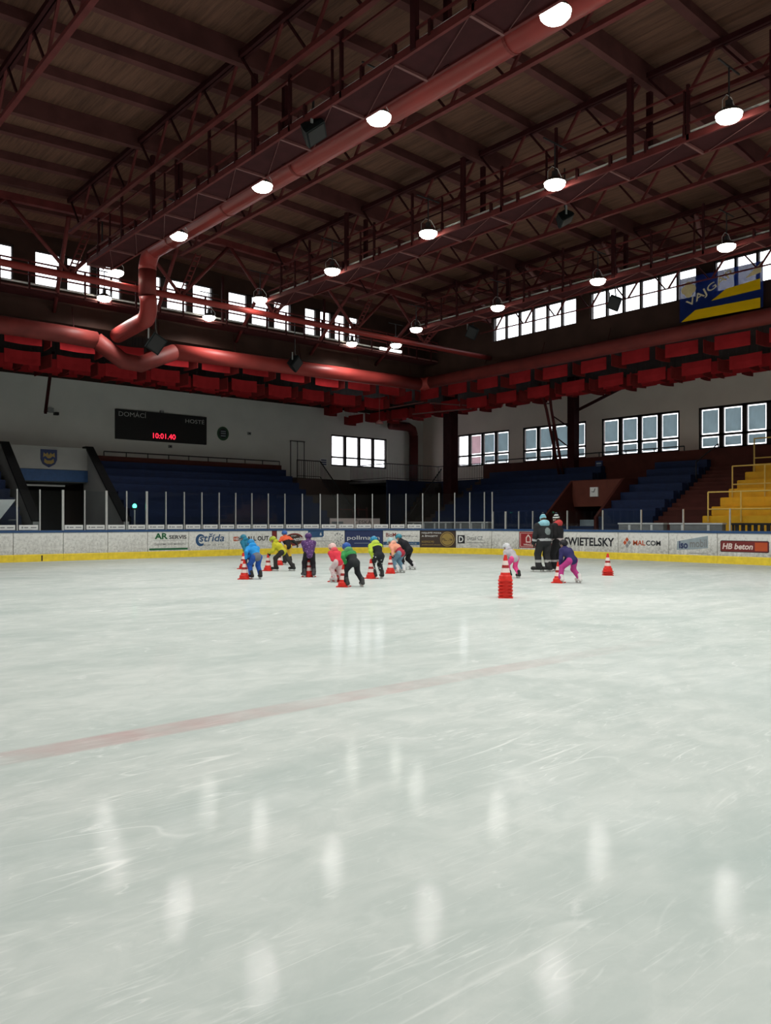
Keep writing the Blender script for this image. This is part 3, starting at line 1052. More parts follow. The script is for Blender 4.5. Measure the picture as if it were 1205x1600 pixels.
MB().tube([(35.4, 27.0, 6.1), (36.27, 26.8, 5.6)], 0.035, 6).build('side_tie', M['steel_dark'], r)
MB().tube([(35.0, 26.9, 7.2), (36.27, 26.8, 6.7)], 0.035, 6).build('side_tie', M['steel_dark'], r)
o = MB().bar((11.9, 36.0, 8.9), (12.41, 38.6, 6.6), 0.12, 0.16).build('leaning_prop', M['steel_dark'])
tag(o, 'single dark prop slanting down before the far wall at the left', 'prop')
o = MB().bar((36.5, 26.45, 7.6), (36.5, 23.0, 8.7), 0.10, 0.14).build('leaning_prop', M['steel_dark'])
tag(o, 'dark strut slanting up to the right from the right column', 'prop')
for i, (p, q) in enumerate((((26.94, 31.0, 7.35), (29.2, 30.9, 7.85)), ((29.0, 30.2, 7.7), (31.6, 29.7, 7.75)), ((31.6, 29.7, 7.60), (29.6, 32.2, 7.38)))):
    root = thing('hanging_batten', 'thin pale batten hanging among the red baffles near the far corner, %s of three' % ('left', 'upper', 'right')[i], 'batten', p)
    MB().bar(p, q, 0.07, 0.06).build('batten', M['steel_pale'], root)
    for t in (0.1, 0.9):
        c = Vector(p).lerp(Vector(q), t)
        MB().tube([c, (c.x, c.y, 9.446)], 0.008, 4).build('suspension_wire', M['rail_dark'], root)

# red pipe on the far wall by the corner
root = thing('wall_duct', 'maroon pipe running down the far wall right of the bright window', 'duct', (37.7, 41.0, 4.3))
MB().tube([(35.6, 40.9, 8.05), (37.2, 40.9, 8.05), (37.6, 40.9, 7.9), (37.75, 40.9, 7.5)], 0.30, 16).build('elbow', M['steel'], root, smooth=True)
MB().tube([(37.75, 40.9, 7.5), (37.75, 40.9, 4.13)], 0.30, 16).build('drop_pipe', M['steel'], root, smooth=True)

# ------------------------------------------------------------------ right stand: blue rows, portal, yellow block
NR = 7
def rx(k):
    return 31.5 + 0.75 * k
def rz(k):
    return 1.79 + 0.39 * k
def stand_right(y0, y1, m_step, m_seat, name, label, rows=NR, seats=True):
    root = thing(name, label, 'stand', (rx(0), (y0 + y1) / 2, 0))
    for k in range(rows):
        x1 = rx(k + 1) if k < rows - 1 else 36.71
        MB().box(rx(k), x1, y0, y1, (rz(k) - 0.39) if k else -0.06, rz(k)).build('step', m_step, root)
        if seats:
            mb = MB()
            mb.box(rx(k) + 0.24, rx(k) + 0.62, y0 + 0.02, y1 - 0.02, rz(k) + 0.001, rz(k) + 0.36)
            mb.build('bench', m_seat, root)
    return root
stand_right(24.75, 32.6, M['step_blue'], M['seat_blue'], 'blue_stand', 'dark blue stepped stand with benches on the right, far side of the brown portal')
stand_right(18.9, 21.65, M['step_blue'], M['seat_blue'], 'blue_stand', 'dark blue stepped stand with benches between the brown portal and the maroon stairs')
# maroon stairs between the blue and the yellow block
root = thing('stand_stairs', 'dark maroon stairs between the blue and the yellow stand', 'stairs', (rx(0), 17.7, 0))
for k in range(NR * 2):
    MB().box(rx(0) + 0.375 * k, 36.71, 16.65, 18.85, 0.0 if k == 0 else rz(0) - 0.195 + 0.195 * (k - 1), rz(0) - 0.195 + 0.195 * k).build('step', M['parapet'], root)
# far-corner stairs of the right stand
root = thing('stand_stairs', 'narrow stairs at the far end of the right stand beside the thick column', 'stairs', (rx(0), 33.2, 0))
for k in range(NR * 2):
    MB().box(rx(0) + 0.375 * k, 36.71, 32.65, 33.55, 0.0 if k == 0 else rz(0) - 0.195 + 0.195 * (k - 1), rz(0) - 0.195 + 0.195 * k).build('step', M['dado'], root)
    MB().box(rx(0) + 0.375 * k, rx(0) + 0.375 * k + 0.05, 32.66, 33.54, rz(0) - 0.195 + 0.195 * k, rz(0) - 0.185 + 0.195 * k).build('step_nosing', M['hood'], root)
# yellow block
yr = stand_right(8.0, 16.6, M['seat_yellow'], M['seat_yellow'], 'yellow_stand', 'golden yellow stepped stand at the right edge', seats=False)
for k in range(NR):
    for q in range(9):
        y = 8.1 + q * 0.95
        MB().box(rx(k) - 0.006, rx(k), y, y + 0.93, rz(k) - 0.36, rz(k) - 0.02).build('riser_panel', M['seat_yellow'], yr)
def barrier(x, z, y0, y1, label, h=1.1, step=1.45, mid=True):
    root = thing('crush_barrier', label, 'railing', (x, y1, z))
    n = max(1, int(round((y1 - y0) / step)))
    for q in range(n + 1):
        y = y1 - (y1 - y0) * q / n
        MB().tube([(x, y, z), (x, y, z + h)], 0.032, 8).build('post', M['rail_yellow'], root)
    for zz in ([h, h * 0.42] if mid else [h]):
        MB().tube([(x, y0, z + zz), (x, y1, z + zz)], 0.03, 8).build('rail', M['rail_yellow'], root)
    return root
barrier(31.42, 1.55, 8.2, 16.35, 'pale yellow railing in front of the lowest yellow step', 1.2)
barrier(33.70, rz(2), 8.2, 16.45, 'pale yellow railing across the middle of the yellow steps', 1.35)
barrier(35.95, rz(5) + 0.02, 8.2, 16.55, 'pale yellow railing across the top of the yellow steps', 1.5)
# upper walkway, parapet and rail
mb = MB()
mb.box(36.8, XW, 7.0, YW, 3.95, 4.13)
struct('floor_walkway_right', mb, M['concrete'])
mb = MB()
mb.box(36.72, 36.79, 8.0, 33.5, 3.4, 5.02)
o = mb.build('parapet_wall', M['parapet'])
tag(o, 'maroon parapet along the top of the right stand under the windows', 'parapet')
root = thing('parapet_rail', 'thin dark rail on the maroon parapet of the right stand', 'railing', (36.85, 27.0, 5.0))
MB().tube([(36.85, 20.4, 5.25), (36.85, 33.4, 5.25)], 0.03, 8).build('rail', M['rail_dark'], root)
for q in range(9):
    y = 20.4 + 13.0 * q / 8
    MB().tube([(36.85, y, 5.0), (36.85, y, 5.25)], 0.028, 6).build('post', M['rail_dark'], root)
root = thing('parapet_rail', 'thin dark slanting handrail above the maroon stairs', 'railing', (36.85, 18.6, 4.1))
MB().tube([(36.9, 18.7, 5.25), (35.2, 18.9, 4.3)], 0.028, 6).build('rail', M['rail_dark'], root)
MB().tube([(36.9, 18.7, 5.25), (36.9, 18.7, 4.13)], 0.028, 6).build('post', M['rail_dark'], root)
MB().tube([(35.2, 18.9, 4.3), (35.2, 18.9, 3.5)], 0.028, 6).build('post', M['rail_dark'], root)
# brown portal with the clock
root = thing('stand_portal', 'brown hooded entrance through the right stand with a dark opening', 'portal', (33.6, 23.2, 0))
mb = MB()
mb.prism([(24.75, 3.58), (21.65, 3.58), (22.35, 2.30), (24.5, 2.30)], lambda u, v, w: (w, u, v), 33.55, 33.65)
mb.build('fascia', M['hood'], root)
MB().box(33.6, 36.8, 21.65, 24.75, 3.52, 3.62).build('hood_roof', M['parapet'], root)
for y0, y1 in ((24.6, 24.74), (21.66, 21.8)):
    mb = MB()
    mb.prism([(33.58, 3.60), (31.35, 1.75), (31.35, -0.06), (36.7, -0.06), (36.7, 3.6)], lambda u, v, w: (u, w, v), y0, y1)
    mb.build('side_wall', M['parapet'], root)
MB().box(35.9, 36.0, 21.8, 24.6, -0.06, 3.5).build('passage_end', M['dark'], root)
MB().box(31.4, 31.5, 21.8, 24.6, -0.06, 1.35).build('front_gate', M['step_blue'], root)
for i, (y, w) in enumerate(((23.95, 0.9), (22.6, 0.7))):
    MB().box(33.9, 34.3, y - w / 2, y + w / 2, -0.06, 1.65).build('passage_cabinet', M['ink_steel'] if i == 0 else M['grey'], root)
root = thing('wall_clock', 'square white wall clock on the brown portal', 'clock', (33.5, 23.27, 2.78))
MB().box(33.47, 33.55, 23.05, 23.50, 2.78, 3.24).build('clock_face', M['white'], root)
MB().bar((33.46, 23.27, 3.01), (33.46, 23.20, 3.17), 0.03, 0.012, (1, 0, 0)).build('clock_hand', M['ink'], root)
MB().bar((33.46, 23.27, 3.01), (33.46, 23.40, 3.03), 0.025, 0.012, (1, 0, 0)).build('clock_hand', M['ink'], root)
o = MB().box(36.64, 36.71, 24.95, 25.38, 4.12, 4.80).build('notice_sign', M['ink_navy'])
tag(o, 'dark blue notice board on the maroon parapet above the brown portal', 'sign')
for i in range(3):
    MB().box(36.63, 36.64, 25.02, 25.31, 4.30 + 0.16 * i, 4.38 + 0.16 * i).build('notice_line', M['ink_steel'], o)

# ------------------------------------------------------------------ far stand
def fy(k):
    return 34.3 + 0.65 * k
def stand_back(x0, x1, label):
    root = thing('blue_stand', label, 'stand', ((x0 + x1) / 2, fy(0), 0))
    for k in range(NR):
        y1 = fy(k + 1) if k < NR - 1 else 38.9
        MB().box(x0, x1, fy(k), y1, (rz(k) - 0.39) if k else -0.06, rz(k)).build('step', M['step_blue'], root)
        mb = MB()
        mb.box(x0 + 0.02, x1 - 0.02, fy(k) + 0.20, fy(k) + 0.56, rz(k) + 0.001, rz(k) + 0.36)
        mb.build('bench', M['seat_blue'], root)
    return root
stand_back(14.7, 25.6, 'dark blue stepped stand with benches below the scoreboard')
stand_back(3.0, 10.1, 'dark blue stepped stand with benches left of the white entrance')
mb = MB()
mb.box(-2.0, 27.3, 38.9, YW, 3.95, 4.13)
struct('floor_walkway_back', mb, M['concrete'])
o = MB().box(14.7, 25.6, 38.9, 39.0, 4.13, 4.78).build('parapet_wall', M['parapet'])
tag(o, 'maroon parapet along the top of the far stand under the scoreboard', 'parapet')
root = thing('parapet_rail', 'thin dark rail on the maroon parapet of the far stand', 'railing', (20.0, 38.95, 4.7))
MB().tube([(15.3, 38.95, 5.0), (25.5, 38.95, 5.0)], 0.03, 8).build('rail', M['rail_dark'], root)
for q in range(10):
    x = 15.3 + 10.2 * q / 9
    MB().tube([(x, 38.95, 4.75), (x, 38.95, 5.0)], 0.026, 6).build('post', M['rail_dark'], root)
# stairs at the right end of the far stand
root = thing('landing_stairs', 'dark stairs with a barred railing descending right beside the far stand', 'stairs', (27.0, 38.0, 0))
MB().box(25.6, 27.3, 37.3, 38.9, -0.06, 4.0).build('landing_block', M['dado'], root)
for k in range(12):
    MB().box(27.3 + 0.28 * k, 27.58 + 0.28 * k, 37.4, 38.9, -0.06, 3.8 - 0.31 * k).build('step', M['dado'], root)
def railing_run(pts, root, h=1.0, m=None, gap=0.14):
    m = m or M['rail_dark']
    mb = MB()
    for p, q in zip(pts, pts[1:]):
        p, q = Vector(p), Vector(q)
        MB().bar(p + Vector((0, 0, h)), q + Vector((0, 0, h)), 0.05, 0.05).build('hand_rail', m, root)
        mb.bar(p + Vector((0, 0, 0.12)), q + Vector((0, 0, 0.12)), 0.03, 0.03)
        n = max(1, int((q - p).length / gap))
        for i in range(n + 1):
            c = p + (q - p) * i / n
            mb.bar(c, c + Vector((0, 0, h)), 0.018, 0.018)
    mb.build('balusters', m, root)
railing_run([(25.6, 37.35, 4.0), (27.2, 37.35, 4.0), (30.4, 37.35, 0.4)], root)
root = thing('pipe_frame', 'thin dark upright pipe frame before the far wall above the stairs', 'frame', (28.2, 40.9, 4.1))
for x in (27.75, 28.25, 28.75):
    MB().tube([(x, 41.15, 4.13), (x, 41.15, 6.5)], 0.022, 6).build('upright', M['rail_dark'], root)
MB().tube([(27.7, 41.15, 6.5), (28.8, 41.15, 6.5)], 0.022, 6).build('cross_bar', M['rail_dark'], root)
mb = MB()
mb.box(27.3, 28.9, 40.5, YW, 3.95, 4.13)
struct('floor_landing', mb, M['concrete'])

# far-corner platform
root = thing('corner_platform', 'blue-fronted corner platform with dark barred railings by the thick column', 'platform', (35.5, 37.5, 0))
MB().box(32.4, 37.0, 37.5, 37.62, -0.06, 4.13).build('blue_front', M['step_blue'], root)
MB().box(32.4, 36.8, 37.62, YW, 3.98, 4.13).build('deck', M['concrete'], root)
railing_run([(32.45, 37.55, 4.13), (36.8, 37.55, 4.13)], root)
railing_run([(32.45, 41.2, 4.13), (32.45, 37.55, 4.13)], root)
railing_run([(36.8, 37.5, 4.13), (36.8, 33.6, 4.13)], root)
MB().box(36.3, 36.8, 33.6, 37.5, -0.06, 4.13).build('side_front', M['step_blue'], root)
root = thing('corner_stairs', 'dark stairs with a barred railing in front of the blue corner platform', 'stairs', (34.4, 36.9, 0))
for k in range(13):
    MB().box(35.6 - 0.27 * k, 35.87 - 0.27 * k, 36.3, 37.45, -0.06, 4.0 - 0.30 * k).build('step', M['dado'], root)
railing_run([(35.9, 36.3, 3.9), (32.3, 36.3, 0.1)], root)

# white entrance portal in the far stand
root = thing('stand_portal', 'off-white entrance portal with a crest and sloping side walls in the far stand', 'portal', (12.35, 36.0, 0))
MB().box(10.6, 14.1, 37.9, 38.0, 3.95, 4.98).build('white_fascia', M['portal'], root)
MB().box(10.6, 14.1, 37.85, 38.0, 3.40, 3.93).build('blue_beam', M['rail_blue'], root)
for x0, x1 in ((10.35, 10.6), (14.1, 14.35)):
    mb = MB()
    mb.prism([(38.4, 5.0), (38.0, 5.0), (33.7, 1.55), (33.7, -0.06), (38.4, -0.06)], lambda u, v, w: (w, u, v), x0, x1)
    mb.build('side_wall', M['portal'], root)
    mb = MB()
    mb.prism([(38.0, 5.0), (33.7, 1.55), (33.66, 1.62), (37.98, 5.10), (38.4, 5.10), (38.4, 5.0)], lambda u, v, w: (w, u, v), x0 - 0.06, x1 + 0.06)
    mb.build('dark_coping', M['dark'], root)
MB().box(10.6, 14.1, 41.0, 41.1, -0.06, 3.9).build('passage_end', M['dark'], root)
MB().box(10.6, 14.1, 38.0, 41.0, 3.36, 3.42).build('passage_ceiling', M['grey'], root)
MB().box(11.4, 13.2, 38.3, 38.42, 3.18, 3.26).build('unlit_tube_lamp', M['white'], root)
mb = MB()
mb.box(10.6, 11.7, 38.6, 39.2, -0.06, 2.2)
mb.build('passage_cabinet', M['grey'], root)
# crest
root = thing('crest_shield', 'dark blue shield with a golden beast on the white entrance portal', 'crest', (12.35, 37.86, 4.1))
sh = [(-0.36, 0.36), (0.36, 0.36), (0.36, -0.1), (0.27, -0.30), (0.0, -0.46), (-0.27, -0.30), (-0.36, -0.1)]
fx = lambda u, v, w: (12.33 + u, 37.88 - w, 4.48 + v)
MB().prism(sh, fx, 0.0, 0.03).build('shield', M['ink_navy'], root)
beast = MB()
for part in ([(-0.22, -0.22), (-0.10, -0.30), (0.10, -0.30), (0.22, -0.22), (0.20, -0.05), (0.10, -0.14), (-0.10, -0.14), (-0.20, -0.05)],
             [(-0.26, 0.0), (-0.16, 0.06), (-0.05, -0.04), (0.05, -0.04), (0.16, 0.06), (0.26, 0.0), (0.24, 0.22), (0.15, 0.14), (0.07, 0.22), (0.0, 0.10), (-0.07, 0.22), (-0.15, 0.14), (-0.24, 0.22)]):
    beast.prism(part, fx, 0.03, 0.045)
beast.build('golden_beast', M['ink_gold'], root)

# ------------------------------------------------------------------ things on the far wall
fxw = lambda u, v, w: (u, YW - 0.02 - w, v)
root = thing('scoreboard', 'black scoreboard with a red lit time on the far wall', 'scoreboard', (19.4, YW - 0.1, 5.9))
MB().box(16.8, 22.05, YW - 0.16, YW - 0.01, 5.90, 7.46).build('cabinet', M['black'], root)
fsb = lambda u, v, w: (u, YW - 0.16 - w, v)
lettering('DOMÁCÍ', 16.95, 18.45, 7.10, 7.40, fsb, M['led_label'], root, bold=-0.006)
lettering('HOSTÉ', 20.75, 21.9, 7.04, 7.31, fsb, M['led_label'], root, bold=-0.006)
lettering('10:01.40', 18.85, 20.15, 6.06, 6.34, fsb, M['led_red'], root, name='led_digits', bold=0.0)
MB().box(19.3, 19.5, YW - 0.12, YW - 0.02, 7.46, 7.60).build('cable_box', M['grey'], root)
root = thing('round_sign', 'dark green round sign on the far wall right of the scoreboard', 'sign', (23.16, YW - 0.05, 6.2))
MB().prism([(23.16 + 0.37 * math.cos(a), 6.62 + 0.40 * math.sin(a)) for a in np.linspace(0, 2 * PI, 25)[:-1]], fxw, 0.0, 0.04).build('disc', M['ink_dgreen'], root)
MB().prism([(23.16 + 0.26 * math.cos(a), 6.62 + 0.28 * math.sin(a)) for a in np.linspace(0, 2 * PI, 25)[:-1]], fxw, 0.04, 0.05).build('inner_disc', M['ink'], root)
for k, v in enumerate((6.46, 6.60, 6.72)):
    MB().box(23.0, 23.32, YW - 0.075, YW - 0.07, v, v + 0.05).build('print_line', M['ink_steel'], root)
root = thing('wall_notice', 'small pale notice with blue print on the far wall left of the bright window', 'sign', (30.3, YW - 0.03, 5.1))
MB().box(30.02, 30.62, YW - 0.05, YW - 0.02, 5.08, 5.56).build('sheet', M['white'], root)
for k in range(3):
    MB().box(30.12, 30.52, YW - 0.056, YW - 0.05, 5.15 + 0.13 * k, 5.22 + 0.13 * k).build('print_line', M['ink_navy'], root)
root = thing('wall_bracket', 'small dark bracket with a lamp on the far wall left of the scoreboard', 'bracket', (13.6, YW - 0.1, 6.9))
MB().box(13.35, 13.62, YW - 0.2, YW, 6.98, 7.2).build('plate', M['grey'], root)
MB().box(13.66, 13.86, YW - 0.26, YW - 0.02, 6.86, 7.0).build('lamp_head', M['dark'], root)
for x, z, l in ((19.9, 5.68, 'small dark box on the far wall just under the scoreboard'), (24.9, 6.75, 'tiny dark socket on the far wall right of the green round sign')):
    root = thing('wall_box', l, 'box', (x, YW, z))
    MB().box(x - 0.1, x + 0.1, YW - 0.08, YW, z - 0.08, z + 0.08).build('body', M['grey'], root)
    MB().box(x - 0.05, x + 0.05, YW - 0.10, YW - 0.08, z - 0.04, z + 0.04).build('cover', M['dark'], root)

# red lit stall front in the dark bay under the bright window
root = thing('service_hatch', 'small reddish lit hatch with pale posts in the dark bay below the far window', 'hatch', (29.8, 38.9, 0))
MB().box(29.0, 32.2, 39.2, 39.3, 0.6, 2.6).build('back_panel', M['dado'], root)
for x in (29.1, 30.9, 31.3, 32.0):
    MB().box(x, x + 0.09, 39.0, 39.1, -0.06, 2.45).build('post', M['steel_pale'] if x > 30.5 else M['steel'], root)
for z in (1.2, 1.75, 2.3):
    MB().bar((29.1, 39.05, z), (32.05, 39.05, z), 0.05, 0.05).build('rail', M['ink_maroon'], root)

# ------------------------------------------------------------------ rink boards
SEG = [2.0, 3.55, 5.8, 7.4, 9.27, 11.14, 12.93, 14.65, 16.55, 18.55, 20.85, 21.10, 24.58, 26.47, 28.31, 30.13, 32.03, 33.56, 35.95, 38.80, 41.06, 43.02, 45.2, 47.4, 49.6, 52.0]
BLAB = ['bare scuffed', 'bare scuffed', 'bare scuffed', 'bare scuffed', 'bare heavily scuffed', 'bare grey-scuffed', 'clean bare white', 'green-and-black lettered', 'blue swirl lettered', 'black and red lettered', 'narrow maroon',
        'white with a maroon oval and a blue tab', 'navy', 'white lettered with a slate band', 'black and gold lettered', 'white with a square black mark', 'clean bare white curved', 'white with a red poster', 'black wide-lettered', 'white with an orange-red mark', 'white with a pale slanted mark', 'white with a red-brown oblong mark', 'bare scuffed', 'bare scuffed', 'bare scuffed']
BPOS = ['at the rounded far-left corner', 'at the far-left corner, before the straight end', 'left of the picture on the far end', 'at the left picture edge', 'second from the left edge, speckled grey', 'third from the left edge', 'left of the green lettering',
        'fourth along the far end', 'right of the green-lettered board', 'behind the two bent blue children', 'behind the yellow jacket', 'behind the purple jacket', 'in the middle of the far corner', 'behind the peach jacket', 'right of the white one with a slate band',
        'right of the black and gold one', 'behind the child in pink trousers', 'behind the two adults', 'above the magenta trousers', 'right of the black wide lettering', 'right of the orange-red mark', 'at the right picture edge', 'beyond the right picture edge, first', 'beyond the right picture edge, second', 'beyond the right picture edge, third']
def sweep(mb, s0, s1, prof, step=0.5):
    """extrude a closed (offset, z) profile along the rink outline; offset grows towards the ice"""
    n = max(1, int(math.ceil((s1 - s0) / step)))
    curved = s0 < 5.8 or (s1 > 20.3 and s0 < 33.65)
    if not curved:
        n = 1
    vs, P = [], len(prof)
    for i in range(n + 1):
        s = s0 + (s1 - s0) * i / n
        for o, z in prof:
            vs.append(rink_fn(s, z, o))
    fs = []
    for i in range(n):
        for k in range(P):
            a, b = i * P + k, i * P + (k + 1) % P
            fs.append((a, b, b + P, a + P))
    fs.append(tuple(range(P)))
    fs.append(tuple(reversed(range(n * P, (n + 1) * P))))
    mb.add(vs, fs)
    return mb
BOARD = {}
for i, (a, b) in enumerate(zip(SEG, SEG[1:])):
    c, _ = rink((a + b) / 2)
    root = thing('rink_board', 'rink board section, %s, %s' % (BLAB[i], BPOS[i]), 'rink board', (c.x, c.y, 0))
    BOARD[i] = root
    g = 0.012
    front = M['ink_maroon'] if i == 10 else M['ink_navy'] if i == 12 else M['ink_brown'] if i == 14 else M['board']
    sweep(MB(), a + g, b - g, [(-0.10, 0.27), (0.0, 0.27), (0.0, 1.12), (-0.10, 1.12)]).build('board_panel', front, root)
    sweep(MB(), a + 0.003, b - 0.003, [(-0.10, 0.0), (0.025, 0.0), (0.025, 0.25), (0.012, 0.285), (-0.10, 0.285)]).build('kick_strip', M['kick'], root)
    sweep(MB(), a + 0.002, b - 0.002, [(-0.14, 1.12), (0.03, 1.12), (0.03, 1.18), (0.01, 1.21), (-0.14, 1.21)]).build('top_rail', M['rail_blue'], root)
    if i in (4, 9):
        sweep(MB(), b - 0.85, b - 0.80, [(0.0, 0.02), (0.03, 0.02), (0.03, 0.24), (0.0, 0.24)]).build('drain_slot', M['dark'], root)

def patch(s0, s1, z0, z1, m, root, off=0.004, name='print_block'):
    return sweep(MB(), s0, s1, [(0.0, z0), (off, z0), (off, z1), (0.0, z1)], 0.25).build(name, m, root)
def poly_patch(pts, m, root, off=0.006, name='printed_mark'):
    return MB().prism(pts, rink_fn, 0.0, off).build(name, m, root)
def ell(cu, cv, ru, rv, n=28, a0=0.0, a1=2 * PI, tilt=0.0):
    res = []
    for k in range(n):
        a = a0 + (a1 - a0) * k / n
        u, v = ru * math.cos(a), rv * math.sin(a)
        res.append((cu + u * math.cos(tilt) - v * math.sin(tilt), cv + u * math.sin(tilt) + v * math.cos(tilt)))
    return res
def mark(seg, txt, s0, s1, z0, z1, m, **k):
    return lettering(txt, s0, s1, z0, z1, rink_fn, M[m], BOARD[seg], **k)
# green lettered board
mark(7, 'AR', 14.96, 15.56, 0.80, 1.06, 'ink_green', bold=0.035)
mark(7, 'SERVIS', 15.62, 16.44, 0.80, 0.96, 'ink', bold=0.02)
patch(14.92, 16.42, 0.735, 0.745, M['ink_grey'], BOARD[7])
mark(7, 'ZAJISTÍME VAŠI MOBILITU', 14.94, 16.40, 0.52, 0.64, 'ink_grey', bold=0.01)
patch(14.72, 16.50, 0.33, 0.41, M['ink_green'], BOARD[7])
# blue swirl
r8 = BOARD[8]
ring = ell(17.12, 0.73, 0.24, 0.27, 24, 0.6, 5.6) + list(reversed(ell(17.17, 0.74, 0.15, 0.17, 24, 0.6, 5.6)))
poly_patch(ring, M['ink_blue'], r8)
mark(8, 'střída', 17.05, 18.30, 0.66, 1.02, 'ink_blue', shear=0.2, bold=0.012, off=0.012)
mark(8, 's p o r t', 17.25, 18.30, 0.44, 0.56, 'ink_grey', shear=0.2)
# black and red lettering
patch(18.78, 19.02, 0.66, 0.86, M['ink_orange'], BOARD[9])
patch(19.02, 19.42, 0.68, 0.84, M['ink'], BOARD[9])
mark(9, 'HECHT', 18.81, 19.38, 0.70, 0.82, 'white', bold=0.02, off=0.012)
mark(9, 'ALL OUT.', 19.48, 20.72, 0.66, 0.88, 'ink', bold=0.03)
# maroon oval and blue tab
r11 = BOARD[11]
poly_patch(ell(21.98, 0.69, 0.50, 0.30, 28, tilt=0.1), M['ink_maroon'], r11)
poly_patch(ell(21.98, 0.69, 0.44, 0.245, 28, tilt=0.1), M['ink_brown'], r11, 0.009)
mark(11, 'Bohemia', 21.52, 22.46, 0.60, 0.80, 'white', shear=0.15, bold=0.02, off=0.014, rot=0.12)
mark(11, 'Chips', 21.85, 22.12, 0.83, 0.91, 'white', shear=0.15, off=0.014, rot=0.1)
poly_patch([(22.72, 1.115), (23.52, 1.115), (23.52, 0.86), (23.46, 0.80), (22.78, 0.78), (22.72, 0.84)], M['ink_blue'], r11)
mark(11, 'Lidová', 22.80, 23.42, 0.88, 1.03, 'white', bold=0.02, off=0.012)
patch(22.75, 23.95, 0.60, 0.625, M['ink_grey'], r11)
for k in range(16):
    a = random.uniform(24.05, 24.5)
    z = random.uniform(0.35, 1.0)
    poly_patch(ell(a, z, 0.03, 0.05, 6), M['ink_grey'], r11, 0.004, 'speckle')
# navy
mark(12, 'pollmann', 24.70, 26.30, 0.60, 0.86, 'white', bold=0.0)
patch(25.05, 25.95, 0.48, 0.50, M['ink_steel'], BOARD[12])
# white with slate band
mark(13, 'BioMat', 26.62, 27.32, 0.80, 1.00, 'ink_maroon', bold=0.02)
mark(13, 'PRVNÍ s.r.o.', 27.42, 28.20, 0.80, 0.90, 'ink', bold=0.01)
patch(26.49, 28.29, 0.40, 0.56, M['ink_blue'], BOARD[13])
mark(13, 'A. KOMÍNKOVICE', 26.62, 28.15, 0.43, 0.53, 'ink_steel', bold=0.015, off=0.012)
# black and gold
for k, (t, w) in enumerate((('NEJLEPŠÍ PIZZA', 1.0), ('A ŠPAGETY', 0.82), ('', 0), ('ROZVOZ PO', 0.62), ('JINDŘICHOVĚ HRADCI', 0.95))):
    if t:
        mark(14, t, 28.40, 28.40 + w, 0.95 - 0.145 * k, 1.05 - 0.145 * k, 'white' if k < 2 else 'ink_gold', bold=0.015)
poly_patch(ell(29.70, 0.70, 0.37, 0.36, 32), M['ink_gold'], BOARD[14])
poly_patch(ell(29.70, 0.70, 0.33, 0.32, 32), M['ink_brown'], BOARD[14], 0.009)
poly_patch(ell(29.70, 0.70, 0.30, 0.29, 32), M['ink_gold'], BOARD[14], 0.012)
mark(14, 'Pizzerie', 29.44, 29.96, 0.62, 0.76, 'ink_brown', bold=0.02, off=0.016)
# square black mark
patch(30.22, 30.60, 0.50, 0.90, M['ink'], BOARD[15])
mark(15, 'D', 30.29, 30.53, 0.56, 0.85, 'white', bold=0.03, off=0.012)
mark(15, 'Detail CZ', 30.72, 31.55, 0.66, 0.86, 'grey', bold=0.01)
patch(30.72, 31.70, 0.53, 0.56, M['ink_grey'], BOARD[15])
# red poster
r17 = BOARD[17]
patch(33.60, 34.62, 0.36, 1.09, M['ink_red'], r17)
for a, b, z0, z1 in ((33.66, 34.56, 1.02, 1.035), (33.66, 34.56, 0.41, 0.425), (33.66, 33.68, 0.41, 1.035), (34.54, 34.56, 0.41, 1.035)):
    patch(a, b, z0, z1, M['cone_white'], r17, 0.010)
hs = [(33.98, 0.60), (34.26, 0.60), (34.26, 0.83), (34.12, 0.98), (33.98, 0.83)]
hi = [(34.03, 0.65), (34.21, 0.65), (34.21, 0.81), (34.12, 0.905), (34.03, 0.81)]
mb = MB()
for k in range(5):
    mb.prism([hs[k], hs[(k + 1) % 5], hi[(k + 1) % 5], hi[k]], rink_fn, 0.004, 0.012)
mb.build('house_outline', M['cone_white'], r17)
mark(17, 'WRAZZ', 33.84, 34.42, 0.46, 0.55, 'cone_white', bold=0.02, off=0.014)
patch(35.15, 35.72, 0.42, 0.95, M['ink_red'], r17)
poly_patch(ell(35.62, 0.66, 0.28, 0.09, 20), M['white'], r17, 0.010)
mark(17, 'RADEK', 35.42, 35.82, 0.62, 0.70, 'ink', bold=0.02, off=0.016)
# wide black lettering
mark(18, 'SWIETELSKY', 36.12, 38.62, 0.52, 0.88, 'ink', bold=0.028)
# orange-red mark
for dx, dz in ((-0.1, 0), (0.1, 0), (0, 0.12), (0, -0.12)):
    poly_patch([(39.22 + dx - 0.08, 0.70 + dz), (39.22 + dx, 0.70 + dz + 0.10), (39.22 + dx + 0.08, 0.70 + dz), (39.22 + dx, 0.70 + dz - 0.10)], M['ink_grey'] if dx > 0 or dz < 0 else M['ink_orange'], BOARD[19])
mark(19, 'MAL', 39.50, 40.05, 0.60, 0.80, 'ink_orange', bold=0.02)
mark(19, 'COM', 40.08, 40.72, 0.60, 0.80, 'ink', bold=0.02)
# pale slanted mark
poly_patch([(41.40, 0.46), (41.42, 0.80), (42.66, 1.02), (42.66, 0.56), (42.1, 0.50)], M['ink_steel'], BOARD[20])
mark(20, 'iso', 41.50, 41.86, 0.52, 0.80, 'ink_navy', bold=0.03, off=0.012)
mark(20, 'mobil', 41.94, 42.62, 0.58, 0.88, 'grey', bold=0.02, off=0.012, rot=0.05)
patch(41.9, 42.6, 0.34, 0.36, M['ink_grey'], BOARD[20])
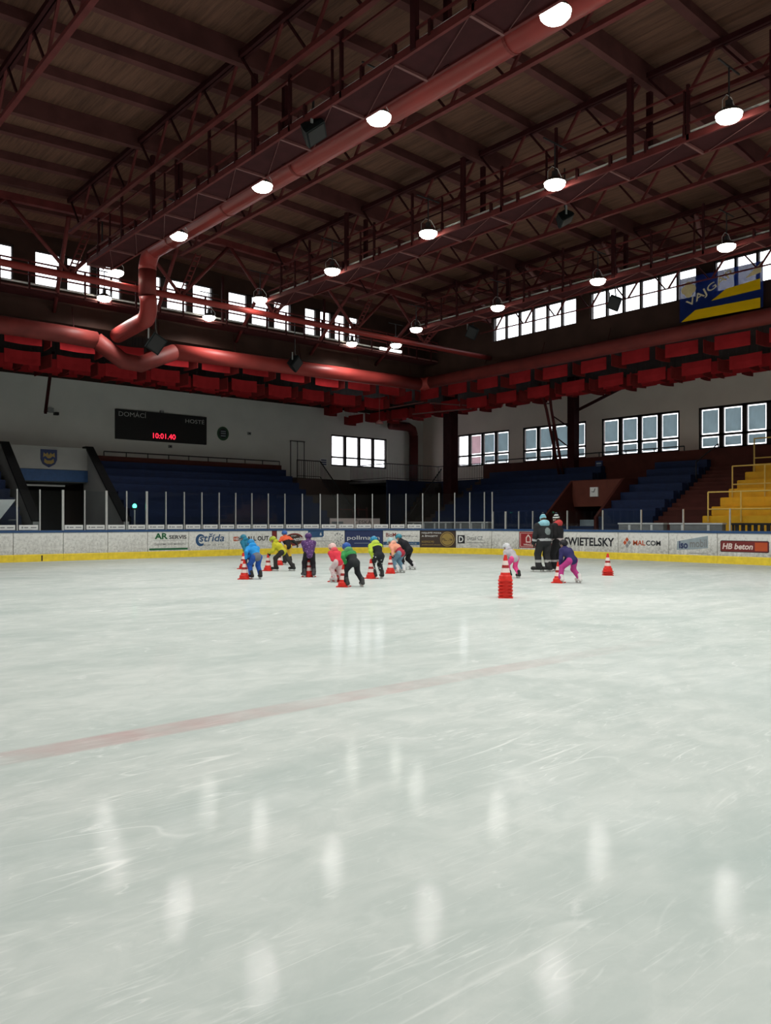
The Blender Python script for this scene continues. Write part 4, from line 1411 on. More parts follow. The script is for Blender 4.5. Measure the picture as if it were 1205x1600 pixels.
# red-brown oblong
r21 = BOARD[21]
rr = [(43.14, 0.48), (43.18, 0.44), (44.88, 0.44), (44.92, 0.48), (44.92, 0.82), (44.88, 0.86), (43.18, 0.86), (43.14, 0.82)]
poly_patch(rr, M['ink'], r21)
poly_patch([(44.03 + (u - 44.03) * 0.98, 0.65 + (v - 0.65) * 0.9) for u, v in rr], M['ink_maroon'], r21, 0.010)
mark(21, 'HB beton', 43.22, 44.35, 0.54, 0.76, 'cone_white', shear=0.2, bold=0.03, off=0.014)
patch(44.42, 44.86, 0.50, 0.80, M['ink_orange'], r21, 0.012)

# ------------------------------------------------------------------ protective glass with posts
def screen(name, label, posts, ztop, thick, tall):
    c, _ = rink(posts[len(posts) // 2])
    root = thing(name, label, 'glass screen', (c.x, c.y, 1.2))
    for i, s in enumerate(posts):
        w = 0.045 if i in thick else 0.022
        p, n = rink(s)
        t = Vector((-n.y, n.x, 0))
        p = p - n * 0.06
        zt = ztop(s)
        mb = MB()
        vs = [(p + t * a * w + n * b * 0.03) for a in (-1, 1) for b in (-1, 1)]
        mb.add([(v.x, v.y, 1.19) for v in vs] + [(v.x, v.y, zt) for v in vs], [(0, 1, 3, 2), (4, 6, 7, 5), (0, 4, 5, 1), (2, 3, 7, 6), (0, 2, 6, 4), (1, 5, 7, 3)])
        mb.build('post', M['alu'], root)
    for a, b in zip(posts, posts[1:]):
        sweep(MB(), a + 0.03, b - 0.03, [(-0.072, 1.215), (-0.06, 1.215), (-0.06, ztop(a) - 0.03), (-0.072, ztop(a) - 0.03)], 0.45).build('glass_pane', M['glass'], root)
    return root
tallp = [5.2, 6.0, 6.86, 7.7, 8.56, 9.42, 10.26, 11.14, 12.0, 12.89, 13.75, 14.63, 15.5, 16.36, 17.21, 18.07, 18.92, 19.78, 20.67, 21.55, 22.45, 23.36, 24.23, 25.09, 25.95, 26.79, 27.61, 28.44, 29.26, 30.06, 30.84, 31.61, 32.03]
ts = screen('glass_screen', 'tall clear glass screen on slim posts around the far end of the rink', tallp, lambda s: 2.80 + 0.16 * max(0, min(1, (s - 10) / 20)), {7, 9, 11}, True)
shortp = [32.08, 32.77, 33.52, 34.33, 36.23, 38.03, 39.83, 41.64, 43.48, 45.3, 47.1, 48.9]
screen('glass_screen', 'low clear glass screen on posts along the right side of the rink', shortp, lambda s: 2.03, {1}, False)
# white sponsor strips on the foot of the tall glass
for a, b in zip(tallp, tallp[1:]):
    if b > 28.5 or 10.0 < a < 10.5:
        continue
    p, n = rink((a + b) / 2)
    o = sweep(MB(), a + 0.07, b - 0.07, [(-0.058, 1.23), (-0.05, 1.23), (-0.05, 1.42), (-0.058, 1.42)], 0.3).build('sponsor_strip', M['white'], ts)
    w = b - a
    poly = MB()
    poly.prism(ell(a + 0.19, 1.325, 0.035, 0.04, 10), lambda u, v, q: rink_fn(u, v, -0.05 + q), 0.0, 0.004)
    for u0, u1 in ((0.26, 0.42), (0.50, 0.74)):
        poly.prism([(a + u0, 1.30), (a + u1 * w / 0.87, 1.30), (a + u1 * w / 0.87, 1.345), (a + u0, 1.345)], lambda u, v, q: rink_fn(u, v, -0.05 + q), 0.0, 0.003)
    poly.build('small_print', M['ink_grey'], o)

# ------------------------------------------------------------------ things standing behind the glass
root = thing('goal_lamp', 'green lit goal lamp on a short pole behind the glass at the left', 'lamp', (14.4, 33.3, 0))
MB().tube([(14.42, 33.3, -0.06), (14.42, 33.3, 2.16)], 0.035, 8).build('pole', M['alu'], root)
MB().lathe([(0.03, 0), (0.085, 0.03), (0.09, 0.10), (0.05, 0.17), (0.0, 0.19)], 12, (14.42, 33.3, 2.14)).build('lamp_dome', M['led_green'], root, smooth=True)
MB().box(14.30, 14.54, 33.25, 33.4, 2.06, 2.14).build('housing', M['dark'], root)
root = thing('white_panel', 'tilted white panel leaning behind the glass at the left picture edge', 'panel', (8.6, 33.5, 0))
MB().prism([(7.6, 1.5), (8.9, 1.45), (9.62, 2.42), (8.8, 2.40), (7.6, 1.9)], lambda u, v, w: (u, 33.4 + w, v), 0.0, 0.06).build('sheet', M['white'], root)
MB().lathe([(0.14, -0.02), (0.14, 0.02)], 14, (9.55, 33.6, 1.62)).build('wheel', M['grey'], root)
MB().bar((8.2, 33.5, -0.06), (8.2, 33.5, 1.8), 0.06, 0.06).build('support_post', M['grey'], root)
root = thing('lettered_board', 'long cream board with dark capital letters behind the glass in the far corner', 'board', (27.0, 33.8, 0))
MB().box(25.25, 28.65, 33.78, 33.84, 1.20, 1.73).build('sheet', M['cone_white'], root)
lettering('ČESKÁ', 26.85, 28.05, 1.42, 1.70, lambda u, v, w: (u, 33.78 - w, v), M['ink'], root, bold=-0.005)
MB().box(25.35, 26.1, 33.77, 33.78, 1.44, 1.56).build('print_line', M['ink_grey'], root)
for x in (25.5, 27.0, 28.4):
    MB().box(x, x + 0.06, 33.84, 33.9, -0.06, 1.7).build('support_post', M['grey'], root)
def bench_box(x0, x1, y0, y1, ztop, label, slats=0):
    root = thing('team_bench', label, 'bench', ((x0 + x1) / 2, (y0 + y1) / 2, -0.06))
    MB().box(x0, x1, y0, y1, -0.06, ztop - 0.06).build('front', M['grey'], root)
    MB().box(x0 - 0.03, x1 + 0.03, y0 - 0.03, y1 + 0.03, ztop - 0.06, ztop).build('top_ledge', M['white'], root)
    for q in range(slats):
        y = y0 + (y1 - y0) * (q + 0.5) / slats
        MB().box(x0 - 0.025, x0, y - 0.05, y + 0.05, 0.9, ztop - 0.08).build('upright', M['white'], root)
    return root
bench_box(30.6, 30.9, 30.2, 33.6, 1.55, 'grey team bench front with a white ledge in the far corner, left of two', 4)
bench_box(30.6, 30.9, 27.6, 29.9, 1.55, 'grey team bench front with a white ledge in the far corner, right of two', 3)
bench_box(30.3, 30.6, 17.7, 19.8, 1.50, 'grey box with a white top behind the low glass, left of two', 2)
bench_box(30.3, 30.6, 15.2, 17.4, 1.50, 'grey box with a white top behind the low glass, beside the yellow stand', 2)
root = thing('bench_fence', 'low dark slatted fence with gaps in front of the yellow stand', 'fence', (30.4, 13.0, 0))
for q in range(26):
    MB().box(30.4, 30.44, 8.6 + 0.24 * q, 8.74 + 0.24 * q, 0.2, 1.42).build('slat', M['rail_dark'], root)
MB().box(30.36, 30.46, 8.5, 14.9, 1.42, 1.50).build('top_rail', M['rail_dark'], root)
MB().box(30.36, 30.46, 8.5, 14.9, 0.12, 0.2).build('bottom_rail', M['rail_dark'], root)
for q in range(5):
    MB().box(30.44, 30.5, 8.6 + 1.55 * q, 8.68 + 1.55 * q, -0.06, 1.42).build('post', M['rail_dark'], root)

# ------------------------------------------------------------------ loudspeakers, hung microphone, flag
def speaker(p, target, label, s=1.0, ztop=11.2, m='speaker'):
    root = thing('hung_loudspeaker', label, 'loudspeaker', p)
    d = Vector(target).normalized()
    side = d.cross(Vector((0, 0, 1))).normalized()
    up = side.cross(d).normalized()
    side, up = (side * 0.87 + up * 0.5), (up * 0.87 - side * 0.5)
    P = Vector(p)
    mb = MB()
    vs = []
    for w, k in ((-0.30, 0.20), (0.05, 0.30), (0.18, 0.30)):
        for a, b in ((-1, -1), (1, -1), (1, 1), (-1, 1)):
            vs.append(P + (d * w + side * a * k + up * b * k * 1.15) * s)
    fs = [(3, 2, 1, 0), (8, 9, 10, 11)]
    for r_ in (0, 4):
        fs += [(r_ + i, r_ + (i + 1) % 4, r_ + (i + 1) % 4 + 4, r_ + i + 4) for i in range(4)]
    mb.add(vs, fs)
    mb.build('cabinet', M[m], root)
    mb = MB()
    vs = [P + (d * w + side * a * 0.25 + up * b * 0.29) * s for w in (0.181, 0.20) for a, b in ((-1, -1), (1, -1), (1, 1), (-1, 1))]
    mb.add(vs, [(3, 2, 1, 0), (4, 5, 6, 7), (0, 1, 5, 4), (1, 2, 6, 5), (2, 3, 7, 6), (3, 0, 4, 7)])
    mb.build('grille', M['black'], root)
    MB().tube([P + up * 0.2 * s, P + Vector((0, 0, 0.55 * s)), Vector((P.x, P.y, ztop))], 0.025, 6).build('hanger_tube', M['rail_dark'], root)
    MB().bar(P + side * 0.32 * s, P + side * 0.32 * s + Vector((0, 0, 0.4 * s)), 0.03, 0.05).build('side_bracket', M['grey'], root)
    return root
speaker((13.2, 28.6, 8.25), (-0.2, -1.0, -0.35), 'dark loudspeaker hung before the far duct, right of the drop pipe', 0.95, 10.2)
speaker((19.5, 28.6, 8.30), (0.3, -1.0, -0.4), 'dark loudspeaker hung before the far duct, middle of the end', 0.8, 10.2)
speaker((27.0, 17.8, 10.0), (-1.0, -0.2, -0.5), 'dark loudspeaker hung in front of the right upper windows', 0.75, 11.4)
speaker((27.0, 25.3, 10.2), (-1.0, -0.5, -0.6), 'dark loudspeaker hung in the far right corner of the upper walls', 0.8, 11.4)
speaker((9.3, 13.0, 9.25), (0.3, -0.7, -0.8), 'grey-green loudspeaker hung under the walkway beside the duct', 0.65, 9.9)
speaker((19.0, 14.2, 10.25), (0.3, -0.6, -0.9), 'grey-green loudspeaker hung right of the middle walkway', 0.62, 11.72)
speaker((10.0, 25.6, 10.0), (0.0, -1.0, -0.6), 'dark loudspeaker hung at the far end of the walkway beside the duct', 0.7, 11.4)
root = thing('hung_microphone', 'small pale device hanging on a long thin wire near the far corner', 'microphone', (26.26, 31.0, 6.5))
MB().tube([(26.26, 31.0, 6.62), (26.26, 31.0, 9.44)], 0.014, 5).build('wire', M['steel_pale'], root)
MB().lathe([(0.02, 0.16), (0.10, 0.10), (0.22, 0.0), (0.20, -0.05), (0.0, -0.06)], 14, (26.26, 31.0, 6.52)).build('shade', M['steel_pale'], root, smooth=True)

root = thing('club_flag', 'big blue and yellow flag reading VAJGAR hung before the right upper windows', 'flag', (27.6, 13.9, 8.85))
F0, F1 = 15.42, 12.38        # Y at left and right edge
FZ0, FZ1 = 8.87, 10.45
def flag_fn(u, v, w):
    y = F0 + (F1 - F0) * u
    return (27.55 - w, y, FZ0 + (FZ1 - FZ0) * v - 0.05 * u)
mb = MB()
n = 12
for s_, rev in ((0.0, False), (0.012, True)):
    vs, fs = [], []
    for i in range(n + 1):
        for j in (0, 1):
            vs.append(flag_fn(i / n, j, s_))
    for i in range(n):
        q = (2 * i, 2 * i + 2, 2 * i + 3, 2 * i + 1)
        fs.append(tuple(reversed(q)) if rev else q)
    mb.add(vs, fs)
mb.build('cloth', M['flag_blue'], root)
def flag_poly(pts, m, name):
    MB().prism(pts, flag_fn, 0.013, 0.020).build(name, M[m], root)
flag_poly([(0.02, 0.0), (0.97, 0.0), (0.97, 0.22), (0.20, 0.22)], 'flag_yellow', 'yellow_band')
flag_poly([(0.40, 0.36), (0.97, 0.40), (0.97, 0.63), (0.58, 0.56)], 'flag_yellow', 'yellow_band')
flag_poly([(0.80, 0.70), (0.98, 0.76), (0.98, 0.97)], 'flag_pale', 'pale_band')
fm = MB()
for q, (dx, dz) in enumerate(((-0.045, 0.0), (0.045, 0.0), (0.0, 0.09), (0.0, -0.09))):
    fm.prism(ell(0.115 + dx, 0.72 + dz, 0.050, 0.095, 14), flag_fn, 0.013, 0.018 + 0.002 * q)
fm.build('clover_emblem', M['flag_pale'], root)
vs, fs = text_mesh('VAJGAR', 0.0, 0.01)
us = [a for a, b in vs]; ws = [b for a, b in vs]
tm = MB()
pts = []
for a, b in vs:
    u = (a - min(us)) / (max(us) - min(us))
    v = (b - min(ws)) / (max(ws) - min(ws))
    X_ = 0.0 + u * 1.95
    Z_ = v * 0.34
    ang = 0.46
    xx = X_ * math.cos(ang) - Z_ * math.sin(ang)
    zz = X_ * math.sin(ang) + Z_ * math.cos(ang)
    pts.append(flag_fn(0.125 + xx / 3.04, 0.26 + zz / 1.58, 0.022))
tm.add(pts, fs)
tm.build('lettering', M['flag_pale'], root)
for u in (0.01, 0.5, 0.99):
    p = flag_fn(u, 1.0, 0.0)
    MB().tube([p, (27.75, p[1], 11.4)], 0.008, 4).build('hanging_cord', M['rail_dark'], root)

# ------------------------------------------------------------------ traffic cones
def make_cone(h=0.52):
    root = thing('traffic_cone', None, 'cone', (0, 0, 0), 'red and white traffic cones')
    ORG[root.name] = Vector((0, 0, 0))
    # hollow cone: square foot ring, thick collar, tapering banded shell
    sq = lambda r, z: [(r * math.cos(PI / 4 + PI / 2 * k), r * math.sin(PI / 4 + PI / 2 * k), z) for k in range(4)]
    mb = MB()
    mb.add(sq(0.205, 0.0) + sq(0.205, 0.022) + sq(0.165, 0.028) + sq(0.165, 0.0), [(0, 1, 5, 4), (1, 2, 6, 5), (2, 3, 7, 6), (3, 0, 4, 7), (4, 5, 9, 8), (5, 6, 10, 9), (6, 7, 11, 10), (7, 4, 8, 11), (0, 12, 13, 1), (1, 13, 14, 2), (2, 14, 15, 3), (3, 15, 12, 0), (8, 9, 13, 12), (9, 10, 14, 13), (10, 11, 15, 14), (11, 8, 12, 15)])
    mb.build('base_plate', M['cone_red'], root)
    def shell(name, prof, m, n=16):
        vs, fs = [], []
        for r, z in prof:
            for k in range(n):
                vs.append((r * math.cos(2 * PI * k / n), r * math.sin(2 * PI * k / n), z))
        for i in range(len(prof) - 1):
            for k in range(n):
                a, b = i * n + k, i * n + (k + 1) % n
                fs.append((a, b, b + n, a + n))
        return MB().add(vs, fs).build(name, M[m], root)
    shell('collar', [(0.165, 0.026), (0.135, 0.032), (0.128, 0.105), (0.104, 0.122)], 'cone_red')
    zs = [0.122, 0.175, 0.265, 0.325, 0.415, h]
    rs = lambda z: 0.104 - (0.104 - 0.028) * (z - 0.122) / (h - 0.122)
    for k, m in enumerate(('cone_red', 'cone_white', 'cone_dark', 'cone_white', 'cone_red')):
        shell('red_band' if m != 'cone_white' else 'white_band', [(rs(zs[k]), zs[k]), (rs(zs[k + 1]), zs[k + 1])], m)
    shell('tip', [(0.028, h), (0.024, h + 0.012), (0.002, h + 0.014)], 'cone_red', 12)
    return root
cone0 = None
def put_cone(x, y, z, label, rz_=0.0):
    global cone0
    if cone0 is None:
        cone0 = make_cone()
        cone0.location = (x, y, z)
        cone0['label'] = label
        cone0.rotation_euler = (0, 0, rz_)
        return cone0
    return copy_tree(cone0, (x, y, z), label, rotz=rz_)
put_cone(13.68, 23.05, 0, 'red and white cone held by the child in teal, behind the bright blue child', 0.3)
put_cone(11.26, 18.91, 0, 'red and white cone held by the child in bright blue', 0.7)
put_cone(13.74, 21.64, 0, 'red and white cone held by the lunging child in yellow', 0.5)
put_cone(15.87, 24.27, 0, 'red and white cone in front of the child with yellow trousers', 0.9)
put_cone(13.10, 18.53, 0, 'red and white cone between the feet of the child in purple', 0.2)
put_cone(12.55, 16.58, 0, 'red and white cone held by the child in red and pale pink', 0.4)
put_cone(11.71, 15.14, 0, 'red and white cone held by the child in green with a blue helmet', 0.6)
put_cone(14.00, 16.88, 0, 'red and white cone held by the child in speckled trousers', 0.1)
put_cone(15.83, 18.18, 0, 'red and white cone held by the child in peach', 0.8)
put_cone(16.60, 12.60, 0, 'red and white cone between the feet of the child in magenta trousers', 0.3)
for k in range(6):
    o = put_cone(12.53, 10.83, 0.068 * k, ('bottom cone of the tall red stack in front', 'second cone from the bottom of the tall red stack', 'third cone from the bottom of the tall red stack', 'fourth cone from the bottom of the tall red stack', 'fifth cone from the bottom of the tall red stack', 'topmost cone of the tall red stack, its white bands showing')[k], 0.72 + 0.02 * (-1) ** k)
    if k:
        pass
for k in range(3):
    put_cone(20.01, 13.44, 0.05 * k, ('bottom cone of the small stack standing alone at the right', 'middle cone of the small stack standing alone at the right', 'top cone of the small stack standing alone at the right')[k], 0.75)
# ------------------------------------------------------------------ people: smooth bodies and clothes from blended tapered limbs
def sdf_caps(P, a, b, r1, r2):
    a, b = np.array(a, float), np.array(b, float)
    d = b - a
    t = np.clip(((P - a) @ d) / max(d @ d, 1e-9), 0, 1)
    return np.linalg.norm(P - a - t[:, None] * d, axis=1) - (r1 + (r2 - r1) * t)

def sdf_ell(P, c, R, rad):
    q = (P - np.array(c, float)) @ R
    rad = np.array(rad, float)
    k0 = np.linalg.norm(q / rad, axis=1)
    k1 = np.linalg.norm(q / rad ** 2, axis=1)
    return k0 * (k0 - 1.0) / np.maximum(k1, 1e-9)

def smin(a, b, k):
    h = np.clip(0.5 + 0.5 * (b - a) / k, 0, 1)
    return b + (a - b) * h - k * h * (1 - h)

def surface(prims, h, k, post=None):
    """naive surface nets over a list of ('c', a, b, r1, r2) / ('e', c, R, rad) shapes"""
    lo = np.array([1e9] * 3)
    hi = -lo
    for p in prims:
        if p[0] == 'c':
            for q, r in ((p[1], p[3]), (p[2], p[4])):
                lo = np.minimum(lo, np.array(q, float) - r)
                hi = np.maximum(hi, np.array(q, float) + r)
        else:
            m = max(p[3])
            lo = np.minimum(lo, np.array(p[1], float) - m)
            hi = np.maximum(hi, np.array(p[1], float) + m)
    lo -= 2.5 * h
    hi += 2.5 * h
    n = np.ceil((hi - lo) / h).astype(int) + 1
    gx, gy, gz = np.meshgrid(*[np.arange(v) for v in n], indexing='ij')
    P = np.stack([gx, gy, gz], -1).reshape(-1, 3) * h + lo
    d = None
    for p in prims:
        v = sdf_caps(P, *p[1:5]) if p[0] == 'c' else sdf_ell(P, *p[1:4])
        kk = p[5] if p[0] == 'c' and len(p) > 5 else p[4] if p[0] == 'e' and len(p) > 4 else k
        d = v if d is None else smin(d, v, kk)
    if post is not None:
        d = post(P, d)
    D = d.reshape(n)
    corners = [(i, j, l) for i in (0, 1) for j in (0, 1) for l in (0, 1)]
    m = n - 1
    def sub(c):
        return D[c[0]:c[0] + m[0], c[1]:c[1] + m[1], c[2]:c[2] + m[2]]
    acc = np.zeros((*m, 3))
    cnt = np.zeros(m)
    for i, c in enumerate(corners):
        for e in corners[i + 1:]:
            if sum(abs(a - b) for a, b in zip(c, e)) != 1:
                continue
            va, vb = sub(c), sub(e)
            x = (va < 0) != (vb < 0)
            t = np.where(x, va / np.where(va - vb == 0, 1, va - vb), 0)
            for ax in range(3):
                acc[..., ax] += np.where(x, c[ax] + t * (e[ax] - c[ax]), 0)
            cnt += x
    on = cnt > 0
    idx = -np.ones(m, int)
    idx[on] = np.arange(on.sum())
    ii = np.stack(np.nonzero(on), -1)
    verts = (ii + acc[on] / cnt[on][:, None]) * h + lo
    faces = []
    for ax in range(3):
        o1, o2 = (ax + 1) % 3, (ax + 2) % 3
        sl0 = [slice(1, m[q]) for q in range(3)]
        sl0[ax] = slice(0, m[ax])
        A = D[tuple(slice(s.start, s.stop) for s in sl0)]
        sl1 = list(sl0)
        sl1[ax] = slice(1, m[ax] + 1)
        B = D[tuple(sl1)]
        cr = np.stack(np.nonzero((A < 0) != (B < 0)), -1)
        if not len(cr):
            continue
        base = cr + np.array([s.start for s in sl0])
        e1 = np.zeros(3, int); e1[o1] = 1
        e2 = np.zeros(3, int); e2[o2] = 1
        q = [base - e1 - e2, base - e2, base, base - e1]
        quad = np.stack([idx[tuple(c.T)] for c in q], -1)
        flip = A[tuple(cr.T)] >= 0
        quad[flip] = quad[flip][:, ::-1]
        faces.append(quad[(quad >= 0).all(1)])
    return verts, np.concatenate(faces)

def skin_obj(name, prims, h, k, mats, parent, slot=None, post=None, loc=None):
    vs, fs = surface(prims, h, k, post)
    me = bpy.data.meshes.new(name)
    me.from_pydata(vs.tolist(), [], fs.tolist())
    ms = mats if isinstance(mats, (list, tuple)) else [mats]
    for m in ms:
        me.materials.append(m)
    if slot is not None:
        c = vs[fs].mean(1)
        me.polygons.foreach_set('material_index', np.asarray(slot(c), int))
    me.polygons.foreach_set('use_smooth', [True] * len(me.polygons))
    me.update()
    o = bpy.data.objects.new(name, me)
    COL.objects.link(o)
    o.parent = parent
    return o

V = lambda *a: np.array(a, float)
def unit(v):
    return v / max(np.linalg.norm(v), 1e-9)
def two_bone(a, c, l1, l2, pole):
    d = c - a
    L = np.linalg.norm(d)
    L2 = min(L, (l1 + l2) * 0.998)
    u = d / max(L, 1e-6)
    x = (l1 * l1 - l2 * l2 + L2 * L2) / (2 * L2)
    hgt = math.sqrt(max(l1 * l1 - x * x, 0))
    p = pole - u * (pole @ u)
    return a + u * x + unit(p) * hgt, a + u * L2
def frame(fwd, up):
    """columns: forward, left, up"""
    f = unit(fwd)
    l = unit(np.cross(up, f))
    return np.stack([f, l, np.cross(f, l)], 1)

def pattern_mat(name, c1, c2, scale=9.0, lo=0.5, hi=0.54):
    m, nt, b = new_mat(name)
    tc = nt.nodes.new('ShaderNodeTexCoord')
    nz = nt.nodes.new('ShaderNodeTexVoronoi')
    nz.inputs['Scale'].default_value = scale
    rp = nt.nodes.new('ShaderNodeValToRGB')
    rp.color_ramp.elements[0].position = lo
    rp.color_ramp.elements[1].position = hi
    rp.color_ramp.elements[0].color = (*c2, 1)
    rp.color_ramp.elements[1].color = (*c1, 1)
    nt.links.new(tc.outputs['Object'], nz.inputs['Vector'])
    nt.links.new(nz.outputs['Distance'], rp.inputs['Fac'])
    nt.links.new(rp.outputs['Color'], b.inputs['Base Color'])
    b.inputs['Roughness'].default_value = 0.8
    return m

CM = {}
def C(col, rough=0.75):
    if isinstance(col, bpy.types.Material):
        return col
    key = (tuple(col), rough)
    if key not in CM:
        CM[key] = mat('cloth_%d' % len(CM), col, rough, var=0.10, scale=14.0, bump=0.15, spec=0.25)
    return CM[key]

def person(label, xy, yaw, S=1.18, lean=0.7, hip=None, feet=((0.05, 0.10), (0.0, -0.10)), hands=None, head_pitch=0.3, head_turn=0.0, adult=False,
           cone=None, jacket=(0.1, 0.2, 0.6), jacket2=None, jsplit=None, trousers=(0.02, 0.02, 0.03), tsplit=None, trousers2=None, helmet=(0.05, 0.1, 0.4), headwear='helmet', hood=None, gloves=(0.02, 0.02, 0.02),
           skates=(0.02, 0.02, 0.02), foot_yaw=(0.25, -0.25), bulk=1.0, group='children on the ice', hat2=None, emblem=None, cap=True, roll=0.0):
    root = thing('person', label, 'person', (xy[0], xy[1], 0), group)
    root.rotation_euler = (0, 0, yaw)
    ORG[root.name] = Vector((0, 0, 0))
    hr = 0.098 if not adult else 0.108                     # head half-height
    sole = 0.055 if not adult else 0.07
    ank = sole + 0.065 * S
    L1, L2 = 0.235 * S, 0.225 * S
    hx, hz = hip if hip else (0.0, ank + (L1 + L2) * 0.97)
    pel = V(hx, 0, hz)
    ax = V(math.sin(lean), math.sin(roll), math.cos(lean))
    ax = unit(ax)
    TL = 0.285 * S
    chest = pel + ax * TL * 0.62 + V(-0.02, 0, 0.02) * math.sin(lean)
    sh = pel + ax * TL
    nk = sh + unit(ax + V(0, 0, 0.4)) * 0.06 * S
    hd_ax = V(math.sin(lean * 0.45 + head_pitch), math.sin(roll) * 0.5, math.cos(lean * 0.45 + head_pitch))
    hd = nk + unit(hd_ax) * hr * 0.95
    hf = V(math.cos(lean * 0.45 + head_pitch) * math.cos(head_turn), math.sin(head_turn), -math.sin(lean * 0.45 + head_pitch))
    HR = frame(hf, hd_ax)
    fwd_t = frame(np.cross(V(0, 1, 0), ax), ax)
    sw = (0.125 if not adult else 0.125) * S
    pw = 0.062 * S
    if cone is not None:
        dx, dy = cone[0] - xy[0], cone[1] - xy[1]
        lx, ly = dx * math.cos(yaw) + dy * math.sin(yaw), -dx * math.sin(yaw) + dy * math.cos(yaw)
        nl = max(math.hypot(lx, ly), 0.05)
        px, py = -ly / nl * 0.045, lx / nl * 0.045
        lx, ly = lx - lx / nl * 0.05, ly - ly / nl * 0.05
        hands = ((lx + px, ly + py, 0.57), (lx - px, ly - py, 0.56))
    if hands is None:
        hands = ((0.08, 0.2, hz - 0.02), (0.08, -0.2, hz - 0.02))
    UA, FA = 0.165 * S, 0.145 * S
    legs, arms = [], []
    for i, sgn in enumerate((1, -1)):
        hp = pel + V(0, pw * sgn, -0.01)
        an = V(feet[i][0], feet[i][1], ank)
        kn, an2 = two_bone(hp, an, L1, L2, V(1, 0.12 * sgn, 0.2))
        if np.linalg.norm(an - hp) > (L1 + L2):
            s_ = np.linalg.norm(an - hp) / (L1 + L2)
            kn = hp + (an - hp) * 0.51
        legs.append((hp, kn, an))
        sp = sh + V(0, sw * sgn, 0) - ax * 0.02
        hn = V(*hands[i])
        el, hn = two_bone(sp, hn, UA, FA, V(-0.7, 0.5 * sgn, -0.25))
        arms.append((sp, el, hn))
    b = S / 1.2 * bulk
    I3 = np.eye(3)
    # one continuous body: legs, trunk, arms with fingers, neck, head with a face
    pr = []
    for hp, kn, an in legs:
        pr += [('c', hp, kn, 0.062 * b, 0.043 * b), ('c', kn, an, 0.043 * b, 0.028 * b), ('c', an - V(0.02, 0, 0.02), an + V(0.09 * S, 0, -0.045 * S), 0.026 * S, 0.020 * S)]
    pr += [('c', pel, chest, 0.085 * b, 0.095 * b), ('c', chest, sh, 0.095 * b, 0.075 * b), ('c', sh + V(0, sw * .8, 0), sh - V(0, sw * .8, 0), 0.045 * b, 0.045 * b)]
    for sp, el, hn in arms:
        pr += [('c', sp, el, 0.040 * b, 0.030 * b), ('c', el, hn, 0.030 * b, 0.021 * b), ('c', hn, hn + unit(hn - el) * 0.05 * S, 0.024 * S, 0.020 * S)]
    pr += [('c', sh, nk, 0.045 * b, 0.04 * b), ('e', hd, HR, (hr * 0.82, hr * 0.74, hr * 1.02), 0.02), ('e', hd + HR @ V(hr * .28, 0, -hr * .45), HR, (hr * .55, hr * .5, hr * .48), 0.03),
           ('e', hd + HR @ V(hr * 0.86, 0, -hr * 0.12), HR, (hr * .16, hr * .10, hr * .16), 0.015), ('e', hd + HR @ V(hr * 0.74, 0, hr * 0.16), HR, (hr * .14, hr * .42, hr * .08), 0.02),
           ('e', hd + HR @ V(hr * 0.72, 0, -hr * 0.48), HR, (hr * .14, hr * .22, hr * .07), 0.015)]
    for s_ in (1, -1):
        pr.append(('e', hd + HR @ V(0, s_ * hr * .76, -hr * .08), HR, (hr * .14, hr * .08, hr * .22), 0.01))
    skin_obj('body', pr, 0.018, 0.03, M['skin'], root)
    for s_ in (1, -1):
        eb = MB()
        c = hd + HR @ V(hr * 0.72, s_ * hr * .30, hr * 0.02)
        eb.lathe([(0.0, -0.010), (0.009, -0.004), (0.009, 0.004), (0.0, 0.010)], 8, tuple(c))
        eb.build('eye', M['ink'], root, smooth=True)
    # trousers
    pr = []
    for hp, kn, an in legs:
        pr += [('c', hp, kn, 0.088 * b, 0.066 * b, 0.02), ('c', kn, an + V(0, 0, 0.015), 0.066 * b, 0.062 * b, 0.035)]
    pr += [('c', pel + V(0, 0.045 * b, 0), pel - V(0, 0.045 * b, 0), 0.092 * b, 0.092 * b, 0.04), ('c', pel, pel + ax * 0.06 * S, 0.1 * b, 0.1 * b, 0.04)]
    tm_ = [C(trousers)] + ([C(trousers2)] if trousers2 is not None else [])
    skin_obj('trousers', pr, 0.016 if not adult else 0.02, 0.03, tm_, root, tsplit if trousers2 is not None else None)
    # jacket
    pr = [('c', pel - ax * 0.01, chest, 0.108 * b, 0.122 * b), ('c', chest, sh - ax * 0.01, 0.122 * b, 0.095 * b), ('c', sh + V(0, sw * .85, 0), sh - V(0, sw * .85, 0), 0.062 * b, 0.062 * b),
          ('c', pel + V(0, 0.05 * b, 0), pel - V(0, 0.05 * b, 0), 0.10 * b, 0.10 * b), ('c', chest + V(0, 0.05 * b, 0), chest - V(0, 0.05 * b, 0), 0.10 * b, 0.10 * b), ('c', sh, nk, 0.07 * b, 0.062 * b)]
    for sp, el, hn in arms:
        pr += [('c', sp, el, 0.060 * b, 0.050 * b), ('c', el, hn, 0.050 * b, 0.040 * b)]
    jm = [C(jacket)] + [C(x) for x in (jacket2 or [])]
    sl = None
    if jsplit is not None:
        ctx = dict(pel=pel, ax=ax, TL=TL, sh=sh, arms=arms, fwd=fwd_t, chest=chest, b=b)
        sl = lambda c: jsplit(c, ctx)
    skin_obj('jacket', pr, 0.016 if not adult else 0.017, 0.035, jm, root, sl)
    if hood is not None:
        c = nk - fwd_t @ V(0.055, 0, 0.02) * (S / 1.2)
        skin_obj('hood', [('e', c, fwd_t, (0.075 * b, 0.11 * b, 0.07 * b)), ('c', sh + V(0, 0.08 * b, 0.02), sh - V(0, 0.08 * b, -0.02), 0.06 * b, 0.06 * b)], 0.016, 0.04, C(hood), root)
